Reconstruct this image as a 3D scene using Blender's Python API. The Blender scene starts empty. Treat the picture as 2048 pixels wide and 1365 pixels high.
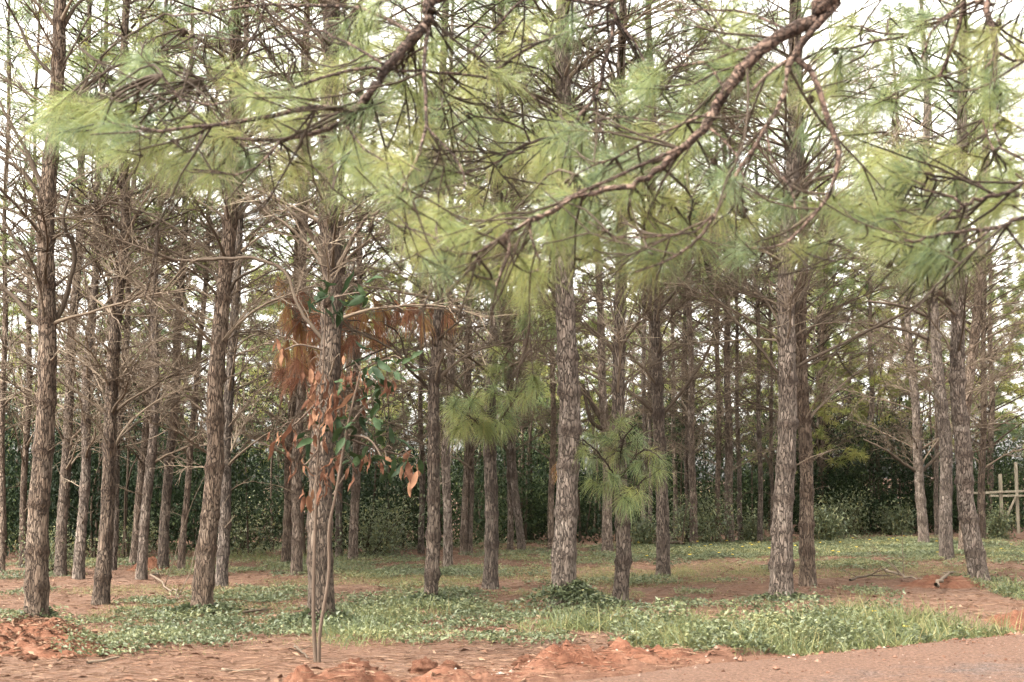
import bpy, math, random
import numpy as np
from mathutils import Vector, Matrix

# ------------------------------------------------------------------ camera, sky, sun, exposure
scene = bpy.context.scene
COL = scene.collection
F = 2844.0            # focal length in pixels of a 2048 px wide frame (50 mm on 36 mm)
CAM_Z = 1.6
PITCH = math.atan((960 - 682.5) / F)
cam_data = bpy.data.cameras.new("camera")
cam_data.lens = 50.0
cam_data.sensor_width = 36.0
cam_data.clip_end = 1500.0
cam_data.dof.use_dof = True
cam_data.dof.focus_distance = 19.0
cam_data.dof.aperture_fstop = 4.5
cam = bpy.data.objects.new("camera", cam_data)
cam.location = (0, 0, CAM_Z)
cam.rotation_euler = (math.pi / 2 + PITCH, 0, 0)
COL.objects.link(cam)
scene.camera = cam

SUN_EL, SUN_AZ = 52.0, -125.0      # azimuth from +Y clockwise; the light comes from the left, a little behind the camera
world = bpy.data.worlds.new("World")
scene.world = world
world.use_nodes = True
wn, wl = world.node_tree.nodes, world.node_tree.links
wn.clear()
sky = wn.new("ShaderNodeTexSky")
sky.sky_type = 'NISHITA'
sky.sun_disc = False
sky.sun_elevation = math.radians(SUN_EL)
sky.sun_rotation = math.radians(SUN_AZ)
sky.dust_density = 4.0
sky.air_density = 1.0
hsv = wn.new("ShaderNodeHueSaturation")      # overcast: the same sky, nearly without its blue
hsv.inputs["Saturation"].default_value = 0.06
bg = wn.new("ShaderNodeBackground")
bg.inputs["Strength"].default_value = 0.15
wo = wn.new("ShaderNodeOutputWorld")
wl.new(sky.outputs[0], hsv.inputs["Color"])
warm = wn.new("ShaderNodeMix")              # thin cloud lit by a warm sun: a creamy white
warm.data_type = 'RGBA'
warm.blend_type = 'MULTIPLY'
warm.inputs[0].default_value = 1.0
warm.inputs[7].default_value = (1.0, 0.965, 0.9, 1)
wl.new(hsv.outputs[0], warm.inputs[6])
wl.new(warm.outputs[2], bg.inputs["Color"])
wl.new(bg.outputs[0], wo.inputs["Surface"])

sun_data = bpy.data.lights.new("sun", 'SUN')
sun_data.energy = 1.2
sun_data.angle = math.radians(11)
sun_data.color = (1.0, 0.91, 0.78)
sun = bpy.data.objects.new("sun", sun_data)
az, el = math.radians(SUN_AZ), math.radians(SUN_EL)
to_sun = Vector((math.sin(az) * math.cos(el), math.cos(az) * math.cos(el), math.sin(el)))
sun.rotation_euler = to_sun.to_track_quat('Z', 'Y').to_euler()
sun.location = to_sun * 60
COL.objects.link(sun)

vs = scene.view_settings
vs.view_transform = 'Standard'
vs.look = 'None'
vs.exposure = 2.85
vs.gamma = 1.0
vs.use_curve_mapping = False
cy = scene.cycles
cy.max_bounces = 3
cy.diffuse_bounces = 2
cy.glossy_bounces = 2
cy.transmission_bounces = 3
cy.use_adaptive_sampling = True
cy.adaptive_threshold = 0.04
cy.sample_clamp_indirect = 6.0

# ------------------------------------------------------------------ numeric helpers
rng = np.random.default_rng(11)
FWD = np.array([0, math.cos(PITCH), math.sin(PITCH)])
UP = np.array([0, -math.sin(PITCH), math.cos(PITCH)])


def ray(px, py):
    return np.array([1.0, 0, 0]) * ((px - 1024) / F) + UP * ((682.5 - py) / F) + FWD


def at(px, py, Y):
    """point on the sight line of a pixel at depth Y"""
    d = ray(px, py)
    return np.array([0, 0, CAM_Z]) + d * (Y / d[1])


def _hash(ix, iy, iz, seed):
    h = (ix.astype(np.int64) * 374761393 + iy.astype(np.int64) * 668265263 + iz.astype(np.int64) * 2147483647 + seed * 974634541) & 0xFFFFFFFF
    h = ((h ^ (h >> 13)) * 1274126177) & 0xFFFFFFFF
    h = ((h ^ (h >> 16)) * 2246822519) & 0xFFFFFFFF
    return ((h ^ (h >> 15)) & 0xFFFFFF) / float(0xFFFFFF)


def vnoise(x, y, z, seed=0):
    ix, iy, iz = np.floor(x), np.floor(y), np.floor(z)
    fx, fy, fz = x - ix, y - iy, z - iz
    fx, fy, fz = [t * t * (3 - 2 * t) for t in (fx, fy, fz)]
    r = 0
    for a in (0, 1):
        for b in (0, 1):
            for c in (0, 1):
                w = (fx if a else 1 - fx) * (fy if b else 1 - fy) * (fz if c else 1 - fz)
                r = r + w * _hash(ix + a, iy + b, iz + c, seed)
    return r


def fbm(x, y, z=None, seed=0, octaves=4, gain=0.5):
    if z is None:
        z = np.zeros_like(x)
    s, amp, tot = 0, 1.0, 0
    for o in range(octaves):
        s = s + amp * vnoise(x, y, z, seed + o * 17)
        tot += amp
        amp *= gain
        x, y, z = x * 2.03, y * 2.03, z * 2.03
    return s / tot - 0.5


def smooth(a, b, x):
    t = np.clip((x - a) / (b - a), 0, 1)
    return t * t * (3 - 2 * t)


class MB:
    """collects vertices, quads and triangles; build() makes ONE mesh"""
    def __init__(self):
        self.v, self.q, self.t, self.mq, self.mt, self.tint, self.n = [], [], [], [], [], [], 0

    def add(self, V, Q=None, T=None, mat=0, tint=0.5):
        V = np.asarray(V, float).reshape(-1, 3)
        self.v.append(V)
        self.tint.append(np.broadcast_to(np.asarray(tint, float), (len(V),)))
        if Q is not None and len(Q):
            self.q.append(np.asarray(Q, np.int64) + self.n)
            self.mq.append(np.full(len(Q), mat))
        if T is not None and len(T):
            self.t.append(np.asarray(T, np.int64) + self.n)
            self.mt.append(np.full(len(T), mat))
        self.n += len(V)

    def mesh(self, name, mats, smooth_shade=True):
        V = np.concatenate(self.v)
        Q = np.concatenate(self.q) if self.q else np.zeros((0, 4), int)
        T = np.concatenate(self.t) if self.t else np.zeros((0, 3), int)
        mi = np.concatenate([np.concatenate(self.mq) if self.mq else np.zeros(0), np.concatenate(self.mt) if self.mt else np.zeros(0)])
        me = bpy.data.meshes.new(name)
        me.vertices.add(len(V))
        me.vertices.foreach_set("co", V.astype(np.float32).ravel())
        nl = 4 * len(Q) + 3 * len(T)
        me.loops.add(nl)
        me.loops.foreach_set("vertex_index", np.concatenate([Q.ravel(), T.ravel()]).astype(np.int32))
        me.polygons.add(len(Q) + len(T))
        st = np.concatenate([np.arange(len(Q)) * 4, 4 * len(Q) + np.arange(len(T)) * 3]).astype(np.int32)
        me.polygons.foreach_set("loop_start", st)
        me.polygons.foreach_set("material_index", mi.astype(np.int32))
        me.polygons.foreach_set("use_smooth", np.full(len(st), smooth_shade))
        me.update(calc_edges=True)
        a = me.attributes.new("tint", 'FLOAT', 'POINT')
        a.data.foreach_set("value", np.concatenate(self.tint).astype(np.float32))
        for m in mats:
            me.materials.append(m)
        return me


def tube(mb, P, R, k=5, mat=0, tint=0.5):
    P = np.asarray(P, float)
    R = np.asarray(R, float)
    n = len(P)
    tg = np.gradient(P, axis=0)
    tg /= np.linalg.norm(tg, axis=1)[:, None] + 1e-9
    ref = np.array([0.31, 0.17, 0.93])
    u = np.cross(tg, ref)
    u /= np.linalg.norm(u, axis=1)[:, None] + 1e-9
    v = np.cross(tg, u)
    a = np.arange(k) * (2 * math.pi / k)
    V = P[:, None, :] + R[:, None, None] * (np.cos(a)[None, :, None] * u[:, None, :] + np.sin(a)[None, :, None] * v[:, None, :])
    i = np.arange(n - 1)[:, None] * k
    j = np.arange(k)[None, :]
    j2 = (j + 1) % k
    Q = np.stack([i + j, i + j2, i + k + j2, i + k + j], -1).reshape(-1, 4)
    mb.add(V.reshape(-1, 3), Q=Q, mat=mat, tint=tint)


def catmull(P, n):
    P = np.asarray(P, float)
    m = len(P)
    t = np.linspace(0, m - 1, n)
    i = np.minimum(t.astype(int), m - 2)
    f = (t - i)[:, None]
    p0, p1, p2, p3 = P[np.maximum(i - 1, 0)], P[i], P[i + 1], P[np.minimum(i + 2, m - 1)]
    return 0.5 * (2 * p1 + (p2 - p0) * f + (2 * p0 - 5 * p1 + 4 * p2 - p3) * f ** 2 + (3 * p1 - p0 - 3 * p2 + p3) * f ** 3)


def needles(mb, base, d, L, droop, width, mat, tint, r=rng):
    """thin two-piece bent ribbons, one per needle"""
    n = len(base)
    L = np.broadcast_to(L, (n,))[:, None]
    droop = np.broadcast_to(droop, (n,))[:, None]
    g = np.array([0, 0, -1.0])
    mid = base + d * L * 0.5 + g * L * droop * 0.18
    d2 = d + g * droop
    d2 /= np.linalg.norm(d2, axis=1)[:, None] + 1e-9
    tip = mid + d2 * L * 0.5
    s = np.cross(d, r.normal(size=(n, 3)))
    s /= np.linalg.norm(s, axis=1)[:, None] + 1e-9
    s = s * (np.broadcast_to(width, (n,))[:, None] * 0.5)
    V = np.stack([base - s, base + s, mid + s, mid - s, tip], 1).reshape(-1, 3)
    o = np.arange(n)[:, None] * 5
    mb.add(V, Q=o + np.array([[0, 1, 2, 3]]), T=o + np.array([[3, 2, 4]]), mat=mat, tint=np.repeat(np.broadcast_to(tint, (n,)), 5))


def tuft_dirs(axis, n, spread, r=rng):
    """directions in a wide brush round an axis; axis (m,3) -> (m*n,3)"""
    m = len(axis)
    ax = np.repeat(axis / (np.linalg.norm(axis, axis=1)[:, None] + 1e-9), n, 0)
    a = r.normal(size=(m * n, 3))
    a -= ax * (a * ax).sum(1)[:, None]
    a /= np.linalg.norm(a, axis=1)[:, None] + 1e-9
    th = spread * np.sqrt(r.uniform(0.0, 1.0, m * n))[:, None]
    return ax * np.cos(th) + a * np.sin(th), ax


def leaves(mb, c, along, L, W, mat=0, tint=0.5, fold=0.25, r=rng):
    """folded pointed leaves: 5 vertices, two side triangles pairs"""
    n = len(c)
    along = along / (np.linalg.norm(along, axis=1)[:, None] + 1e-9)
    s = np.cross(along, np.array([0, 0, 1.0]) + r.normal(0, .5, (n, 3)))
    s /= np.linalg.norm(s, axis=1)[:, None] + 1e-9
    nn = np.cross(s, along)
    L = np.broadcast_to(L, (n,))[:, None]
    W = np.broadcast_to(W, (n,))[:, None]
    m = c + along * L * 0.45
    V = np.stack([c, m + s * W * .5 + nn * W * fold, c + along * L - nn * L * .12, m - s * W * .5 + nn * W * fold], 1).reshape(-1, 3)
    o = np.arange(n)[:, None] * 4
    T = np.concatenate([o + np.array([[0, 1, 2]]), o + np.array([[0, 2, 3]])])
    mb.add(V, T=T, mat=mat, tint=np.repeat(np.broadcast_to(tint, (n,)), 4))


def obj(name, me, parent=None, loc=(0, 0, 0), rot=(0, 0, 0), scale=1.0):
    o = bpy.data.objects.new(name, me)
    COL.objects.link(o)
    o.parent = parent
    o.location = loc
    o.rotation_euler = rot
    o.scale = (scale,) * 3 if np.isscalar(scale) else scale
    return o


def tag(o, label=None, cat=None, group=None, kind=None):
    if label: o["label"] = label
    if cat: o["category"] = cat
    if group: o["group"] = group
    if kind: o["kind"] = kind
    return o


# ------------------------------------------------------------------ materials
def new_mat(name):
    m = bpy.data.materials.new(name)
    m.use_nodes = True
    nt = m.node_tree
    b = nt.nodes["Principled BSDF"]
    b.inputs["Specular IOR Level"].default_value = 0.25
    b.inputs["Roughness"].default_value = 0.85
    return m, nt, b


def N(nt, kind, **kw):
    n = nt.nodes.new(kind)
    for k, v in kw.items():
        if k in n.inputs:
            n.inputs[k].default_value = v
        else:
            setattr(n, k, v)
    return n


def ramp(nt, src, stops):
    r = nt.nodes.new("ShaderNodeValToRGB")
    e = r.color_ramp.elements
    while len(e) < len(stops):
        e.new(0.5)
    for x, (p, c) in zip(e, stops):
        x.position = p
        x.color = (*c, 1)
    nt.links.new(src, r.inputs[0])
    return r.outputs[0]


def mixc(nt, fac, a, b):
    m = nt.nodes.new("ShaderNodeMix")
    m.data_type = 'RGBA'
    for s, v in ((m.inputs[0], fac), (m.inputs[6], a), (m.inputs[7], b)):
        if isinstance(v, (int, float)):
            s.default_value = v
        elif isinstance(v, tuple):
            s.default_value = (*v, 1)
        else:
            nt.links.new(v, s)
    return m.outputs[2]


def coords(nt, scale, kind="Object"):
    tc = nt.nodes.new("ShaderNodeTexCoord")
    mp = nt.nodes.new("ShaderNodeMapping")
    mp.inputs["Scale"].default_value = scale
    nt.links.new(tc.outputs[kind], mp.inputs["Vector"])
    return mp.outputs[0]


def bark_mat(name, lo, mid, hi, crack, ringed=False, zs=.22, vs_=36.0, bd=.035):
    m, nt, b = new_mat(name)
    co = coords(nt, (1, 1, 1))
    n1 = N(nt, "ShaderNodeTexNoise", Scale=5.0, Detail=5.0, Roughness=.6)
    nt.links.new(co, n1.inputs["Vector"])
    co2 = coords(nt, (1, 1, zs))
    dist = N(nt, "ShaderNodeTexNoise", Scale=14.0, Detail=3.0)
    nt.links.new(co2, dist.inputs["Vector"])
    add = nt.nodes.new("ShaderNodeMix"); add.data_type = 'RGBA'; add.blend_type = 'LINEAR_LIGHT'
    add.inputs[0].default_value = .05
    nt.links.new(co2, add.inputs[6]); nt.links.new(dist.outputs["Color"], add.inputs[7])
    vo = N(nt, "ShaderNodeTexVoronoi", Scale=vs_)
    vo.feature = 'DISTANCE_TO_EDGE'
    nt.links.new(add.outputs[2], vo.inputs["Vector"])
    cell = N(nt, "ShaderNodeTexVoronoi", Scale=vs_)
    nt.links.new(add.outputs[2], cell.inputs["Vector"])
    col = ramp(nt, n1.outputs[0], [(.3, lo), (.5, mid), (.72, hi)])
    hs = nt.nodes.new("ShaderNodeHueSaturation")
    mr = N(nt, "ShaderNodeMapRange"); mr.inputs[3].default_value = .6; mr.inputs[4].default_value = 1.4
    sep = nt.nodes.new("ShaderNodeSeparateColor")
    nt.links.new(cell.outputs["Color"], sep.inputs[0])
    nt.links.new(sep.outputs[0], mr.inputs[0])
    nt.links.new(col, hs.inputs["Color"]); nt.links.new(mr.outputs[0], hs.inputs["Value"])
    edge = ramp(nt, vo.outputs["Distance"], [(0, (.05, .05, .05)), (.13, (1, 1, 1))])
    c2 = mixc(nt, edge, crack, hs.outputs[0])
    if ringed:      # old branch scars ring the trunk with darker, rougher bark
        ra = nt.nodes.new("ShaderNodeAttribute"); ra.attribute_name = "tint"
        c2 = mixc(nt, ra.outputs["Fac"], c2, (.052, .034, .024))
    oi = nt.nodes.new("ShaderNodeObjectInfo")
    h2 = nt.nodes.new("ShaderNodeHueSaturation")
    mr2 = N(nt, "ShaderNodeMapRange"); mr2.inputs[3].default_value = .72; mr2.inputs[4].default_value = 1.3
    mr3 = N(nt, "ShaderNodeMapRange"); mr3.inputs[3].default_value = 1.12; mr3.inputs[4].default_value = .78
    rm = nt.nodes.new("ShaderNodeMath"); rm.operation = 'FRACT'
    rx = nt.nodes.new("ShaderNodeMath"); rx.operation = 'MULTIPLY'; rx.inputs[1].default_value = 7.31
    nt.links.new(oi.outputs["Random"], rx.inputs[0]); nt.links.new(rx.outputs[0], rm.inputs[0]); nt.links.new(rm.outputs[0], mr3.inputs[0])
    nt.links.new(mr3.outputs[0], h2.inputs["Saturation"])
    nt.links.new(oi.outputs["Random"], mr2.inputs[0])
    nt.links.new(c2, h2.inputs["Color"]); nt.links.new(mr2.outputs[0], h2.inputs["Value"])
    nt.links.new(h2.outputs[0], b.inputs["Base Color"])
    bp = N(nt, "ShaderNodeBump", Strength=1.0, Distance=bd)
    fine = N(nt, "ShaderNodeTexNoise", Scale=60.0, Detail=4.0)
    nt.links.new(co2, fine.inputs["Vector"])
    ad = nt.nodes.new("ShaderNodeMath"); ad.operation = 'MULTIPLY_ADD'
    ad.inputs[1].default_value = .5
    nt.links.new(fine.outputs[0], ad.inputs[0])
    sp = nt.nodes.new("ShaderNodeSeparateColor"); nt.links.new(edge, sp.inputs[0])
    nt.links.new(sp.outputs[0], ad.inputs[2])
    nt.links.new(ad.outputs[0], bp.inputs["Height"])
    nt.links.new(bp.outputs[0], b.inputs["Normal"])
    b.inputs["Roughness"].default_value = .95
    return m


def wood_mat(name, stops, scale=30):
    m, nt, b = new_mat(name)
    oi = nt.nodes.new("ShaderNodeObjectInfo")
    n1 = N(nt, "ShaderNodeTexNoise", Scale=scale / 12, Detail=3.0)
    nt.links.new(coords(nt, (1, 1, 1)), n1.inputs["Vector"])
    ad = nt.nodes.new("ShaderNodeMath"); ad.operation = 'ADD'
    mu = nt.nodes.new("ShaderNodeMath"); mu.operation = 'MULTIPLY'; mu.inputs[1].default_value = .6
    nt.links.new(oi.outputs["Random"], mu.inputs[0])
    nt.links.new(mu.outputs[0], ad.inputs[0]); 
    mu2 = nt.nodes.new("ShaderNodeMath"); mu2.operation = 'MULTIPLY'; mu2.inputs[1].default_value = .5
    nt.links.new(n1.outputs[0], mu2.inputs[0]); nt.links.new(mu2.outputs[0], ad.inputs[1])
    nt.links.new(ramp(nt, ad.outputs[0], stops), b.inputs["Base Color"])
    bp = N(nt, "ShaderNodeBump", Strength=.6, Distance=.006)
    n2 = N(nt, "ShaderNodeTexNoise", Scale=scale * 3, Detail=3.0)
    nt.links.new(coords(nt, (1, 1, 1)), n2.inputs["Vector"])
    nt.links.new(n2.outputs[0], bp.inputs["Height"])
    nt.links.new(bp.outputs[0], b.inputs["Normal"])
    b.inputs["Roughness"].default_value = .9
    return m


def leaf_mat(name, stops, trans=.35, rough=.5, spec=.3, tcol=1.3):
    """tint attribute + per-blade randomness picks the colour; thin blades let light through"""
    m, nt, b = new_mat(name)
    at_ = nt.nodes.new("ShaderNodeAttribute"); at_.attribute_name = "tint"
    ge = nt.nodes.new("ShaderNodeNewGeometry")
    mr = N(nt, "ShaderNodeMapRange"); mr.inputs[3].default_value = -.18; mr.inputs[4].default_value = .18
    nt.links.new(ge.outputs["Random Per Island"], mr.inputs[0])
    ad = nt.nodes.new("ShaderNodeMath"); ad.operation = 'ADD'
    nt.links.new(at_.outputs["Fac"], ad.inputs[0]); nt.links.new(mr.outputs[0], ad.inputs[1])
    col = ramp(nt, ad.outputs[0], stops)
    nt.links.new(col, b.inputs["Base Color"])
    b.inputs["Roughness"].default_value = rough
    b.inputs["Specular IOR Level"].default_value = spec
    tr = nt.nodes.new("ShaderNodeBsdfTranslucent")
    br = nt.nodes.new("ShaderNodeHueSaturation"); br.inputs["Value"].default_value = tcol
    nt.links.new(col, br.inputs["Color"]); nt.links.new(br.outputs[0], tr.inputs["Color"])
    mx = nt.nodes.new("ShaderNodeMixShader"); mx.inputs[0].default_value = trans
    out = nt.nodes["Material Output"]
    nt.links.new(b.outputs[0], mx.inputs[1]); nt.links.new(tr.outputs[0], mx.inputs[2])
    nt.links.new(mx.outputs[0], out.inputs["Surface"])
    return m


M = {}
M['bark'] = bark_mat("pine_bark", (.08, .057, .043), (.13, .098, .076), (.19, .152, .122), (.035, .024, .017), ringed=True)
M['barkred'] = bark_mat("limb_bark", (.05, .03, .022), (.085, .052, .038), (.16, .11, .082), (.03, .018, .013), zs=1.0, vs_=42.0, bd=.02)
M['deadwood'] = wood_mat("dead_wood", [(.0, (.045, .033, .022)), (.5, (.085, .063, .045)), (.82, (.15, .116, .085)), (1, (.3, .25, .19))])
M['limbwood'] = wood_mat("dead_limb", [(.0, (.03, .022, .015)), (.5, (.052, .038, .027)), (1, (.09, .068, .05))])
M['twig'] = wood_mat("live_twig", [(.1, (.018, .012, .008)), (.6, (.036, .025, .017)), (1, (.08, .058, .04))])
M['sapbark'] = wood_mat("sapling_bark", [(.1, (.055, .038, .027)), (.9, (.11, .08, .06))], 40)
M['needle'] = leaf_mat("green_needles", [(.0, (.065, .105, .06)), (.35, (.105, .145, .06)), (.7, (.165, .19, .055)), (1, (.25, .235, .07))], trans=.45, rough=.4, spec=.5)
M['needle_near'] = leaf_mat("fresh_needles", [(.0, (.09, .135, .075)), (.35, (.16, .205, .09)), (.7, (.23, .26, .09)), (1, (.31, .285, .11))], trans=.5, rough=.4, spec=.5)
M['needle_dead'] = leaf_mat("dead_needles", [(.0, (.12, .06, .042)), (.4, (.19, .09, .056)), (.75, (.26, .125, .068)), (1, (.28, .21, .07))], trans=.45, rough=.7, spec=.15)
M['cover'] = leaf_mat("creeper_leaves", [(.0, (.038, .05, .026)), (.4, (.08, .098, .05)), (.7, (.135, .148, .068)), (1, (.215, .195, .08))], trans=.28, rough=.5, spec=.5)
M['grass'] = leaf_mat("grass_blades", [(.0, (.05, .075, .038)), (.4, (.09, .11, .048)), (.7, (.14, .148, .058)), (1, (.24, .195, .095))], trans=.35, rough=.5, spec=.3)
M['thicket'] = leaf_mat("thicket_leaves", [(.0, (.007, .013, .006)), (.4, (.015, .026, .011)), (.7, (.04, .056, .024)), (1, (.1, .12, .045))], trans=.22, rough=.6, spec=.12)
M['broad_green'] = leaf_mat("sapling_green_leaf", [(.0, (.012, .022, .011)), (.6, (.024, .042, .017)), (1, (.06, .075, .022))], trans=.22, rough=.6, spec=.15)
M['broad_dead'] = leaf_mat("sapling_dead_leaf", [(.0, (.06, .027, .017)), (.5, (.105, .05, .031)), (1, (.19, .105, .063))], trans=.25, rough=.8, spec=.1)
M['litter'] = leaf_mat("leaf_litter", [(.0, (.05, .026, .017)), (.5, (.12, .066, .043)), (1, (.23, .155, .105))], trans=.1, rough=.8, spec=.15)
M['stone'] = leaf_mat("earth_crumbs", [(.0, (.05, .024, .016)), (.5, (.12, .06, .04)), (.85, (.16, .1, .075)), (1, (.26, .22, .19))], trans=0.0, rough=1.0, spec=.05)
M['flower'] = leaf_mat("yellow_petals", [(.0, (.6, .42, .03)), (1, (.75, .58, .05))], trans=.2)

# soil
m, nt, b = new_mat("red_soil")
co = coords(nt, (1, 1, 1))
n1 = N(nt, "ShaderNodeTexNoise", Scale=.55, Detail=6.0, Roughness=.65); nt.links.new(co, n1.inputs["Vector"])
n2 = N(nt, "ShaderNodeTexNoise", Scale=9.0, Detail=6.0, Roughness=.7); nt.links.new(co, n2.inputs["Vector"])
c1 = ramp(nt, n1.outputs[0], [(.3, (.105, .057, .038)), (.5, (.122, .074, .053)), (.7, (.15, .102, .077))])
c2 = ramp(nt, n2.outputs[0], [(.3, (.05, .028, .02)), (.55, (.113, .068, .048)), (.75, (.19, .135, .102))])
cc = mixc(nt, .5, c1, c2)
n4 = N(nt, "ShaderNodeTexNoise", Scale=70.0, Detail=3.0); nt.links.new(co, n4.inputs["Vector"])
sp = ramp(nt, n4.outputs[0], [(.56, (0, 0, 0)), (.7, (1, 1, 1))])
cc2 = mixc(nt, sp, cc, (.075, .045, .032))
fr_ = N(nt, "ShaderNodeAttribute"); fr_.attribute_name = "tint"      # freshly dug earth of the bank is redder
red = ramp(nt, n2.outputs[0], [(.28, (.07, .029, .018)), (.5, (.125, .055, .034)), (.74, (.18, .092, .06))])
nt.links.new(mixc(nt, fr_.outputs["Fac"], cc2, red), b.inputs["Base Color"])
bp = N(nt, "ShaderNodeBump", Strength=.9, Distance=.035)
n3 = N(nt, "ShaderNodeTexNoise", Scale=26.0, Detail=7.0, Roughness=.7); nt.links.new(co, n3.inputs["Vector"])
nt.links.new(n3.outputs[0], bp.inputs["Height"]); nt.links.new(bp.outputs[0], b.inputs["Normal"])
b.inputs["Roughness"].default_value = 1.0
b.inputs["Specular IOR Level"].default_value = .1
M['soil'] = m

m, nt, b = new_mat("mound_soil")
co = coords(nt, (1, 1, 1))
n2 = N(nt, "ShaderNodeTexNoise", Scale=6.0, Detail=7.0, Roughness=.7); nt.links.new(co, n2.inputs["Vector"])
nt.links.new(ramp(nt, n2.outputs[0], [(.28, (.06, .027, .017)), (.5, (.11, .05, .031)), (.72, (.165, .09, .062))]), b.inputs["Base Color"])
bp = N(nt, "ShaderNodeBump", Strength=.9, Distance=.03)
n3 = N(nt, "ShaderNodeTexNoise", Scale=22.0, Detail=7.0, Roughness=.7); nt.links.new(co, n3.inputs["Vector"])
nt.links.new(n3.outputs[0], bp.inputs["Height"]); nt.links.new(bp.outputs[0], b.inputs["Normal"])
b.inputs["Roughness"].default_value = 1.0
b.inputs["Specular IOR Level"].default_value = .1
M['mound'] = m

m, nt, b = new_mat("dusty_road")
co = coords(nt, (1, 1, 1))
n1 = N(nt, "ShaderNodeTexNoise", Scale=1.6, Detail=8.0, Roughness=.7); nt.links.new(co, n1.inputs["Vector"])
n2 = N(nt, "ShaderNodeTexNoise", Scale=32.0, Detail=4.0, Roughness=.7); nt.links.new(co, n2.inputs["Vector"])
grey = ramp(nt, n2.outputs[0], [(.34, (.03, .022, .019)), (.5, (.08, .058, .05)), (.68, (.19, .145, .125))])
dust = ramp(nt, n2.outputs[0], [(.34, (.055, .031, .022)), (.66, (.165, .1, .072))])
n5 = N(nt, "ShaderNodeAttribute"); n5.attribute_name = "tint"
ad = nt.nodes.new("ShaderNodeMath"); ad.operation = 'ADD'
nt.links.new(n1.outputs[0], ad.inputs[0]); nt.links.new(n5.outputs["Fac"], ad.inputs[1])
fac = ramp(nt, ad.outputs[0], [(.44, (0, 0, 0)), (.62, (1, 1, 1))])
nt.links.new(mixc(nt, fac, grey, dust), b.inputs["Base Color"])
bp = N(nt, "ShaderNodeBump", Strength=1.0, Distance=.04)
nt.links.new(n2.outputs[0], bp.inputs["Height"]); nt.links.new(bp.outputs[0], b.inputs["Normal"])
b.inputs["Roughness"].default_value = .95
b.inputs["Specular IOR Level"].default_value = .15
M['road'] = m

m, nt, b = new_mat("pale_timber")
n1 = N(nt, "ShaderNodeTexNoise", Scale=6.0, Detail=4.0); nt.links.new(coords(nt, (6, 6, .6)), n1.inputs["Vector"])
nt.links.new(ramp(nt, n1.outputs[0], [(.3, (.12, .1, .072)), (.6, (.19, .165, .125)), (.8, (.27, .245, .205))]), b.inputs["Base Color"])
M['timber'] = m
m, nt, b = new_mat("cone_scale")
n1 = N(nt, "ShaderNodeTexNoise", Scale=60.0, Detail=2.0); nt.links.new(coords(nt, (1, 1, 1)), n1.inputs["Vector"])
nt.links.new(ramp(nt, n1.outputs[0], [(.3, (.022, .014, .01)), (.7, (.07, .045, .03))]), b.inputs["Base Color"])
M['cone'] = m

# ------------------------------------------------------------------ the setting: ground and road
def base_z(x, y):
    """broad lie of the land: falls gently to the left, rises behind on the right"""
    return .012 * x * smooth(6, 30, y) + .05 * fbm(x * .18, y * .18, seed=3, octaves=2)


def ground_hit(px, py):
    d = ray(px, py)
    t = CAM_Z / max(-d[2], 1e-4)
    for _ in range(20):
        p = np.array([0, 0, CAM_Z]) + d * t
        z = float(base_z(np.array([p[0]]), np.array([p[1]]))[0])
        t = (z - CAM_Z) / d[2]
    return np.array([0, 0, CAM_Z]) + d * t


E0, E1 = ground_hit(1000, 1364)[:2], ground_hit(2048, 1268)[:2]
EDIR = (E1 - E0) / np.linalg.norm(E1 - E0)
ENRM = np.array([EDIR[1], -EDIR[0]])      # towards the camera


def road_t(x, y):
    """metres inside the road (positive) from its ragged edge"""
    dx, dy = x - E0[0], y - E0[1]
    s = dx * EDIR[0] + dy * EDIR[1]
    return dx * ENRM[0] + dy * ENRM[1] + .35 * fbm(s * .5, s * 0, seed=5, octaves=3) + .5 * smooth(2.5, -1, s) * -1


CLODS = [(700, 1352, 46), (850, 1345, 34), (905, 1340, 22), (1060, 1333, 30), (1110, 1318, 34), (1170, 1318, 30), (980, 1345, 20), (770, 1330, 22)]


def ground_z(x, y):
    z = base_z(x, y)
    t = road_t(x, y)
    s = (x - E0[0]) * EDIR[0] + (y - E0[1]) * EDIR[1]
    rough = .05 * fbm(x * 1.3, y * 1.3, seed=8, octaves=5, gain=.6) + .03 * fbm(x * 7, y * 7, seed=9, octaves=3, gain=.6)
    off = smooth(-.1, -.6, t)
    z = z + rough * (.25 + .75 * off)
    # broken earth thrown up along the edge of the road
    berm = np.exp(-((t + .45) / .32) ** 2) * smooth(-5.0, -2.5, s) * smooth(3.7, 1.7, s)
    z = z + berm * (.04 + .7 * np.clip(fbm(x * 2.6, y * 2.6, seed=21, octaves=5, gain=.62) + .12, 0, 1))
    # shallow ditch where the weeds stand
    ditch = np.exp(-((t + .7) / .5) ** 2) * smooth(2.0, 4.0, s)
    z = z - .1 * ditch
    z = np.where(t > -.02, np.minimum(z, base_z(x, y) - .05), z)
    return z


def axis_pts(lo, a, b, hi, fine, n_out):
    left = a - (a - lo) * (np.linspace(1, 0, n_out, endpoint=False) ** 2.2)
    right = b + (hi - b) * (np.linspace(0, 1, n_out + 1)[1:] ** 2.2)
    return np.concatenate([left, np.arange(a, b, fine), [b], right])


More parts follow.
